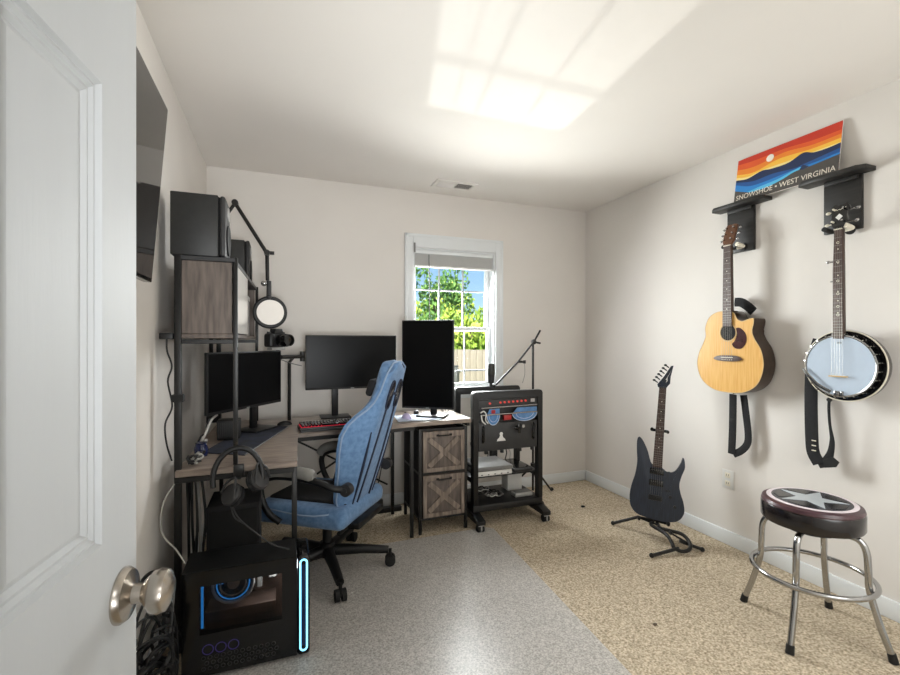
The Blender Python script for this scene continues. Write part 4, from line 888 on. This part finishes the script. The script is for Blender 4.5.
for s in (-1, 1):
    for i in range(3):
        z = .035+.037*i; k = MB(); k.cyl((s*.022, -.012, z), (s*.022, -.026, z), .0042, n=12); k.cyl((s*.03, -.003, z), (s*.047, -.003, z), .003, n=8); k.sph((s*.052, -.003, z), .0085, (1, .6, .9), 12); k.xf(HT); k.build('tuner', M_chrome, hd)
frets_and_strings(AG, nk, .39, zn, -.011, .057, .045, 6, .208, -.013, 20, (3, 5, 7, 9, 12, 15))
k = MB(); k.cyl((0, .05, .0015), (0, .05, -.012), .006, n=12); k.build('strap_button', M_chrome, AG)
# strap of the acoustic: over the back and hanging in a loop below
SA = thing('guitar_strap', 'black strap hanging in a loop below the acoustic guitar', 'strap', (2.53, 1.89, .58))
tb('front_tail', [(2.524, 1.914, .944), (2.528, 1.918, .85), (2.530, 1.922, .72), (2.530, 1.928, .585)], .024, M_bfab, SA, 10, 5, flat=(1, 0, 0))
tb('rear_tail', [(2.55, 1.868, .944), (2.55, 1.855, .85), (2.55, 1.84, .72), (2.548, 1.845, .66), (2.54, 1.875, .615), (2.533, 1.918, .585)], .022, M_bfab, SA, 10, 5, flat=(1, 0, 0))
tb('shoulder_loop', [(2.556, 1.925, 1.496), (2.553, 1.885, 1.491), (2.552, 1.845, 1.466), (2.552, 1.81, 1.432)], .028, M_bfab, SA, 10, 5, flat=(1, 0, 0))
k = MB(); k.box((2.523, 1.905, .78), (2.535, 1.935, .80), .003); k.build('buckle', M_rub, SA)

# banjo
BJ = thing('banjo', 'five-string banjo with white head hanging on the right wall', 'banjo', (2.462, 1.335, .985), (0, 0, R(-90)))
bc = .160
k = MB(); k.lathe([(.0, .106), (.12, .104), (.155, .09), (.167, .06), (.168, .035), (.164, .031), (.156, .034), (.152, .045), (0, .05)], (0, 0, bc), (0, 1, 0), 64); k.build('resonator', mat('dark_resonator_wood', (40, 32, 28), .25, rgb2=(24, 20, 18), scale=12, coat=.4), BJ)
k = MB(); k.torus((0, .034, bc), .1665, .0035, (0, 1, 0), 64, 8); k.build('resonator_binding', M_cream, BJ)
k = MB(); k.lathe([(.142, .045), (.142, .004), (.146, .004), (.1475, .045)], (0, 0, bc), (0, 1, 0), 64); k.build('rim', M_blackg, BJ)
k = MB(); k.torus((0, .001, bc), .1425, .0045, (0, 1, 0), 64, 8); k.build('tension_hoop', M_chrome, BJ)
k = MB(); k.cyl((0, -.001, bc), (0, .004, bc), .140, n=64); k.build('head', M_bhead, BJ)
k = MB(); k.lathe([(.148, .036), (.150, .030), (.158, .030), (.159, .036)], (0, 0, bc), (0, 1, 0), 64); k.build('flange', M_blackg, BJ)
for i in range(24):
    a_ = 2*math.pi*(i+.5)/24; d = Vector((math.cos(a_), 0, math.sin(a_)))
    k = MB(); p = Vector((0, 0, bc))+d*.1475; k.tube([p+Vector((0, -.004, 0))-d*.004, p+Vector((0, -.003, 0))+d*.003, p+Vector((0, .03, 0))+d*.003], .0028, 6); k.cyl(p+Vector((0, .022, 0))+d*.003, p+Vector((0, .034, 0))+d*.003, .0042, n=8); k.build('tension_hook', M_chrome, BJ)
k = MB(); k.box((-.036, -.018, bc-.052), (.036, -.0012, bc-.046), .001); k.build('bridge', M_bind, BJ)
k = MB(); k.box((-.018, -.012, .018), (.006, .004, .042), .003); k.box((-.012, -.016, .022), (.0, -.012, .036), .001); k.box((.009, -.010, .016), (.020, .004, .042), .002); k.build('tailpiece', M_chrome, BJ)
k = MB(); k.tube(smooth_open([(-.150, -.012, bc-.02), (-.12, -.017, bc-.055), (-.08, -.017, bc-.095), (-.03, -.012, bc-.125)], 6), .008, 8, flat=(0, 1, 0)); k.build('arm_guard', M_chrome, BJ)
k = MB(); k.box((-.010, -.0016, bc+.105), (.010, -.0011, bc+.114)); k.build('maker_mark', mat('pale_grey_print', (130, 140, 150), .5, noise=.01), BJ)
zn = .803
k = MB(); k.prism([(-.021, bc+.128), (.021, bc+.128), (.0205, .60), (.016, zn), (-.016, zn), (-.0215, .60)], -.011, -.004, 'XZ', .001, 1); nk = k.build('fretboard', M_rose, BJ)
k = MB(); k.prism([(-.02, bc+.146), (.02, bc+.146), (.016, zn), (-.016, zn)], -.0038, .018, 'XZ', .006); k.build('neck', M_mahog, BJ)
k = MB(); ol2 = smooth_closed([(-.016, 0), (-.025, .02), (-.034, .04), (-.030, .07), (-.038, .10), (-.024, .122), (-.008, .112), (0, .118), (.008, .112), (.024, .122), (.038, .10), (.030, .07), (.034, .04), (.025, .02), (.016, 0)], 4)
HB = Matrix.Translation((0, 0, zn)) @ Matrix.Rotation(R(-10), 4, 'X'); k.prism(ol2, -.012, .003, 'XZ', .002); k.xf(HB); hd = k.build('headstock', M_blackg, BJ)
k = MB(); k.prism([(0, .042), (.015, .058), (0, .074), (-.015, .058)], -.0132, -.0119, 'XZ'); k.xf(HB); k.build('diamond_inlay', M_white, hd)
k = MB(); k.tube(smooth_open([(-.024, -.0124, .092), (-.016, -.0124, .098), (-.012, -.0124, .091), (-.004, -.0124, .096), (.002, -.0124, .092), (.010, -.0124, .098), (.014, -.0124, .094), (.024, -.0124, .103)], 5), .0012, 5); k.xf(HB); k.build('script_mark', M_cream, hd)
bx('nut', (-.016, -.0135, zn-.002), (.016, -.004, zn+.003), M_cream, BJ)
for s in (-1, 1):
    for z in (.035, .095):
        k = MB(); k.cyl((s*.02, -.012, z), (s*.02, -.028, z), .0042, n=12); k.cyl((s*.02, .003, z), (s*.02, .012, z), .006, n=12); k.cyl((s*.02, .009, z), (s*.052, .009, z), .003, n=8); k.sph((s*.06, .009, z), .011, (1, .5, .7), 12); k.xf(HB); k.build('tuner', M_chrome if s*z > 0 else M_cream, hd)
k = MB(); k.cyl((-.02, .0, .655), (-.040, .0, .655), .005, n=10); k.sph((-.045, -.002, .655), .009, (1, .6, .8), 12); k.cyl((-.019, -.004, .56), (-.034, -.004, .56), .003, n=8); k.build('fifth_string_peg', M_chrome, nk)
frets_and_strings(BJ, nk, bc+.128, zn, -.011, .040, .032, 5, bc-.049, -.019, 22, (3, 5, 7, 10, 12, 15))
k = MB()
for z in (.74, .65, .56, .50, .44, .40): k.torus((0, -.0112, z), .005, .0012, (0, 1, 0), 14, 5)
k.build('pearl_inlays', M_cream, nk)
SBj = thing('banjo_strap', 'wide black strap hanging in a loop below the banjo', 'strap', (2.53, 1.46, .62))
tb('wide_band', [(2.585, 1.49, 1.27), (2.575, 1.515, 1.16), (2.56, 1.513, 1.05), (2.542, 1.503, .9), (2.535, 1.495, .75), (2.535, 1.487, .69), (2.535, 1.462, .645)], .031, M_bfab, SBj, 10, 5, flat=(1, 0, 0))
tb('narrow_band', [(2.51, 1.403, .985), (2.515, 1.408, .93), (2.53, 1.412, .85), (2.533, 1.404, .77), (2.535, 1.415, .70), (2.536, 1.44, .655), (2.536, 1.465, .640)], [.007]*12+[.008, .009, .010, .012, .013, .014, .015, .016, .018, .019, .02, .02, .02, .02, .02, .02, .02, .02, .02], M_bfab, SBj, 10, 5, flat=(1, 0, 0))
k = MB(); k.prism([(1.435, .632), (1.385, .648), (1.372, .675), (1.40, .695), (1.44, .67)], 2.527, 2.533, 'YZ', .001, 1); k.build('leather_tab', M_rub, SBj)
k = MB(); [k.box((2.527, 1.472, z), (2.5285, 1.492, z+.005)) for z in (.705, .73, .755)]; k.build('slots', M_cream, SBj)
k = MB(); k.cyl((2.505, 1.403, .975), (2.515, 1.403, .975), .010, n=14); k.build('strap_end', M_rub, SBj)

# electric guitar
EG = thing('electric_guitar', 'dark blue electric guitar standing on a floor stand by the right wall', 'guitar', (2.217, 2.217, .128), Euler((R(-11), R(4), R(-43.9))))
s_ = 1.0
ol = smooth_closed([(.01, 0), (.08, 0), (.138, .02), (.168, .07), (.163, .13), (.142, .19), (.133, .24), (.143, .295), (.158, .345), (.154, .392), (.144, .408), (.134, .372), (.108, .322), (.075, .304), (.045, .312), (.028, .325), (-.028, .335), (-.045, .365), (-.065, .425), (-.096, .482), (-.120, .503), (-.131, .478), (-.128, .41), (-.121, .34), (-.128, .26), (-.146, .18), (-.151, .11), (-.136, .05), (-.09, .012)], 5)
k = MB(); k.prism(ol, 0, .042, 'XZ', .0028, 2); k.build('body', M_gblue, EG)
zn = .84
k = MB(); k.prism([(-.0285, .325), (.0285, .325), (.0215, zn), (-.0215, zn)], -.013, -.007, 'XZ', .001, 1); nk = k.build('fretboard', M_rose, EG)
k = MB(); k.prism([(-.028, .33), (.028, .33), (.021, zn), (-.021, zn)], -.0068, .012, 'XZ', .005); k.build('neck', M_neckw, EG)
k = MB(); k.prism([(-.0215, zn), (.0215, zn), (.030, zn+.016), (.042, zn+.032), (.043, zn+.08), (.056, zn+.155), (.040, zn+.150), (.002, zn+.075), (-.034, zn+.022), (-.03, zn+.005)], -.010, .004, 'XZ', .002); hd = k.build('headstock', M_gblue, EG)
k = MB(); k.prism([(.016, zn+.035), (.026, zn+.05), (.024, zn+.068), (.047, zn+.128), (.030, zn+.088), (.014, zn+.056), (.021, zn+.054)], -.0112, -.0099, 'XZ'); k.build('slanted_mark', M_white, hd)
bx('nut', (-.0215, -.0155, zn-.003), (.0215, -.007, zn+.002), M_black, EG)
for i in range(6):
    a = Vector((-.034, 0, zn+.022)).lerp(Vector((.040, 0, zn+.150)), (i+.5)/6)
    k = MB(); k.cyl((a.x-.004, 0, a.z), (a.x-.022, 0, a.z+.012), .004, n=10); k.sph((a.x-.027, 0, a.z+.015), .009, (1.1, .5, .8), 10); k.cyl((a.x+.012, -.010, a.z-.008), (a.x+.012, -.018, a.z-.008), .0035, n=10); k.build('tuner', M_black, hd)
frets_and_strings(EG, nk, .325, zn, -.013, .057, .043, 6, .155, -.012, 24, (3, 5, 7, 9, 12, 15))
for z in (.298, .226):
    k = MB(); k.box((-.042, -.008, z-.019), (.042, -.0005, z+.019), .003); pk = k.build('pickup', M_blackg, EG)
    k = MB(); [k.cyl((-.03+.012*i, -.0092, z+.008), (-.03+.012*i, -.0078, z+.008), .002, n=8) for i in range(6)]; k.build('pole_pieces', M_steel, pk)
k = MB(); k.box((-.04, -.013, .118), (.04, -.0005, .15), .003); k.box((-.036, -.016, .134), (.036, -.013, .142), .001); k.build('bridge', M_black, EG)
k = MB(); k.cyl((.085, 0, .155), (.085, -.016, .155), .009, n=16); k.build('knob', M_black, EG); k = MB(); k.cyl((.115, 0, .10), (.115, -.016, .10), .009, n=16); k.build('knob', M_black, EG)
k = MB(); k.box((.055, -.004, .185), (.085, -.0004, .192), .001); k.cyl((.07, -.003, .188), (.072, -.014, .192), .0025, n=8); k.build('selector_switch', M_black, EG)
# stand
GT = thing('guitar_stand', 'black tubular stand holding the dark blue electric guitar', 'stand', (2.24, 2.2, 0))
MG = Matrix.Translation((2.217, 2.217, .128)) @ Euler((R(-11), R(4), R(-43.9))).to_matrix().to_4x4()
P_ = lambda x, y, z: tuple(MG @ Vector((x, y, z)))
tb('upright', [P_(.0, .075, -.03), P_(.0, .070, .3), P_(0, .055, .56)], .010, M_bmetal, GT, 10)
k = MB(); k.tube([P_(0, .055, .56), P_(0, .037, .56)], .008); k.tube(smooth_open([P_(-.047, -.022, .565), P_(-.046, .022, .56), P_(-.02, .036, .56), P_(.02, .036, .56), P_(.046, .022, .56), P_(.047, -.022, .555)], 4), .0095, 10); k.build('neck_yoke', M_foam, GT)
for s in (-1, 1):
    k = MB(); k.tube(smooth_open([P_(0, .075, -.015), P_(s*.07, .072, -.018), P_(s*.085, .04, -.014), P_(s*.085, -.008, -.014), P_(s*.085, -.022, .0)], 5), .009, 10); k.build('cradle_arm', M_foam, GT)
hub = Vector(P_(0, .075, -.032))
tb('leg', [hub, Vector((2.21, 2.34, .10)), Vector((2.13, 2.49, .012))], .010, M_bmetal, GT, 10)
tb('leg', [Vector((2.26, 2.06, .05)), Vector((2.36, 1.985, .014))], .010, M_bmetal, GT, 10)
tb('leg', [Vector((2.21, 2.02, .03)), Vector((2.02, 2.035, .012))], .010, M_bmetal, GT, 10)
k = MB(); k.tube(smooth_open([hub, P_(-.01, .03, -.042), (2.215, 2.12, .075), (2.20, 2.06, .05), (2.19, 2.03, .03), (2.215, 1.995, .022), (2.265, 1.99, .03), (2.295, 2.02, .055), (2.295, 2.08, .08), P_(.045, .0, -.045), P_(.035, .06, -.04), hub+Vector((.02, -.01, .0))], 6), .011, 10); k.build('front_loop', M_bmetal, GT)
k = MB(); k.tube([hub, (2.285, 2.035, .05)], .006); k.sph((2.255, 2.12, .075), .012, n=12); k.build('brace', M_bmetal, GT)
for p in ((2.13, 2.49), (2.36, 1.985), (2.02, 2.035)):
    k = MB(); k.sph((p[0], p[1], .014), .014, n=12); k.build('rubber_foot', M_rub, GT)

# ================================================================== STOOL
ST = thing('bar_stool', 'chrome swivel stool with black vinyl seat and a grey star on top', 'stool', (2.175, 1.287, 0), (0, 0, R(16)))
zs0, zs1 = .468, .568
k = MB(); k.lathe([(0, zs0), (.165, zs0), (.178, zs0+.004), (.182, zs0+.012), (.182, zs1-.03), (.178, zs1-.022)], n=56); k.build('seat_band', M_bleather, ST)
k = MB(); k.lathe([(.1782, zs1-.0235), (.181, zs1-.018), (.176, zs1-.006), (.160, zs1), (0, zs1+.002)], n=56); sc_ = k.build('seat_cushion', M_maroon, ST)
k = MB(); k.lathe([(.142, zs1+.0008), (.142, zs1+.0018), (.160, zs1+.0010), (.160, zs1-.0002)], n=56); k.build('pale_ring', mat('pinkish_white_vinyl', (224, 212, 216), .3, noise=.01), sc_)
k = MB(); k.lathe([(.1415, zs1), (.1415, zs1+.0026), (0, zs1+.004)], n=56); k.build('dark_disc', mat('blue_black_vinyl', (40, 42, 52), .25, noise=.05), sc_)
k = MB(); pts = []
sa = R(72)
for i in range(10):
    r_ = .128 if i % 2 == 0 else .050; pts.append((r_*math.cos(sa+i*math.pi/5), r_*math.sin(sa+i*math.pi/5)))
k.prism(pts, zs1+.0034, zs1+.0050, 'XY'); k.build('star', mat('silver_grey_vinyl', (176, 182, 186), .3, noise=.03, scale=30), sc_)
k = MB()
for i in range(5):
    a_ = sa+math.pi/5+i*2*math.pi/5; k.prism([(.056*math.cos(a_), .056*math.sin(a_)), (.125*math.cos(a_-.42), .125*math.sin(a_-.42)), (.133*math.cos(a_), .133*math.sin(a_)), (.125*math.cos(a_+.42), .125*math.sin(a_+.42))], zs1+.0030, zs1+.0042, 'XY')
k.build('star_gaps', mat('gloss_black_vinyl', (16, 16, 18), .2, noise=.05), sc_)
for i in range(4):
    a_ = i*math.pi/2; d = Vector((math.cos(a_), math.sin(a_), 0))
    k = MB(); pth = smooth_open([d*.05+Vector((0, 0, .452)), d*.13+Vector((0, 0, .452)), d*.165+Vector((0, 0, .44)), d*.183+Vector((0, 0, .40)), d*.188+Vector((0, 0, .32)), d*.192+Vector((0, 0, .25)), d*.222+Vector((0, 0, .13)), d*.258+Vector((0, 0, .022))], 6)
    k.tube(pth, .0125, 14); lg = k.build('leg', M_chrome, ST)
    k = MB(); k.cyl(d*.2555+Vector((0, 0, .034)), d*.263+Vector((0, 0, 0)), .0145, .016, 16); k.build('rubber_tip', M_rub, lg)
k = MB(); k.torus((0, 0, .252), .2155, .0105, n=72, m=12); k.build('foot_ring', M_chrome, ST)
k = MB(); k.cyl((0, 0, .44), (0, 0, .467), .10); k.build('swivel_plate', M_black, ST)

# ================================================================== OUTLET, SCRAPS
OU = thing('wall_outlet', 'white electrical outlet low on the right wall', 'outlet', (XR, 2.0, .345))
bx('cover_plate', (XR-.007, 1.963, .348), (XR-.0005, 2.04, .462), M_white, OU, .003)
for z in (.38, .43):
    k = MB(); k.box((XR-.009, 1.984, z-.016), (XR-.0065, 2.019, z+.016), .003); r_ = k.build('socket', M_cream, OU)
    k = MB(); [k.box((XR-.0095, y, z-.004), (XR-.0088, y+.003, z+.007)) for y in (1.994, 2.007)]; k.build('slot', M_dark, r_)
def scrap(x, y, z, s, m, label):
    k = MB(); k.sph((x, y, z+s*.3), s, (1, .7, .35), 10)
    for v in k.bm.verts: v.co += Vector((random.uniform(-1, 1), random.uniform(-1, 1), random.uniform(-.2, .2)))*s*.15
    tag(k.build('carpet_scrap', m), label, 'scrap')
scrap(2.148, 2.84, .0, .018, M_dark, 'dark scrap on the carpet near the far corner')
scrap(1.555, 1.548, .0, .012, M_bark, 'small brown scrap on the carpet near the mat edge')
scrap(.331, 2.269, .004, .006, M_white, 'tiny white scrap on the grey mat under the chair')
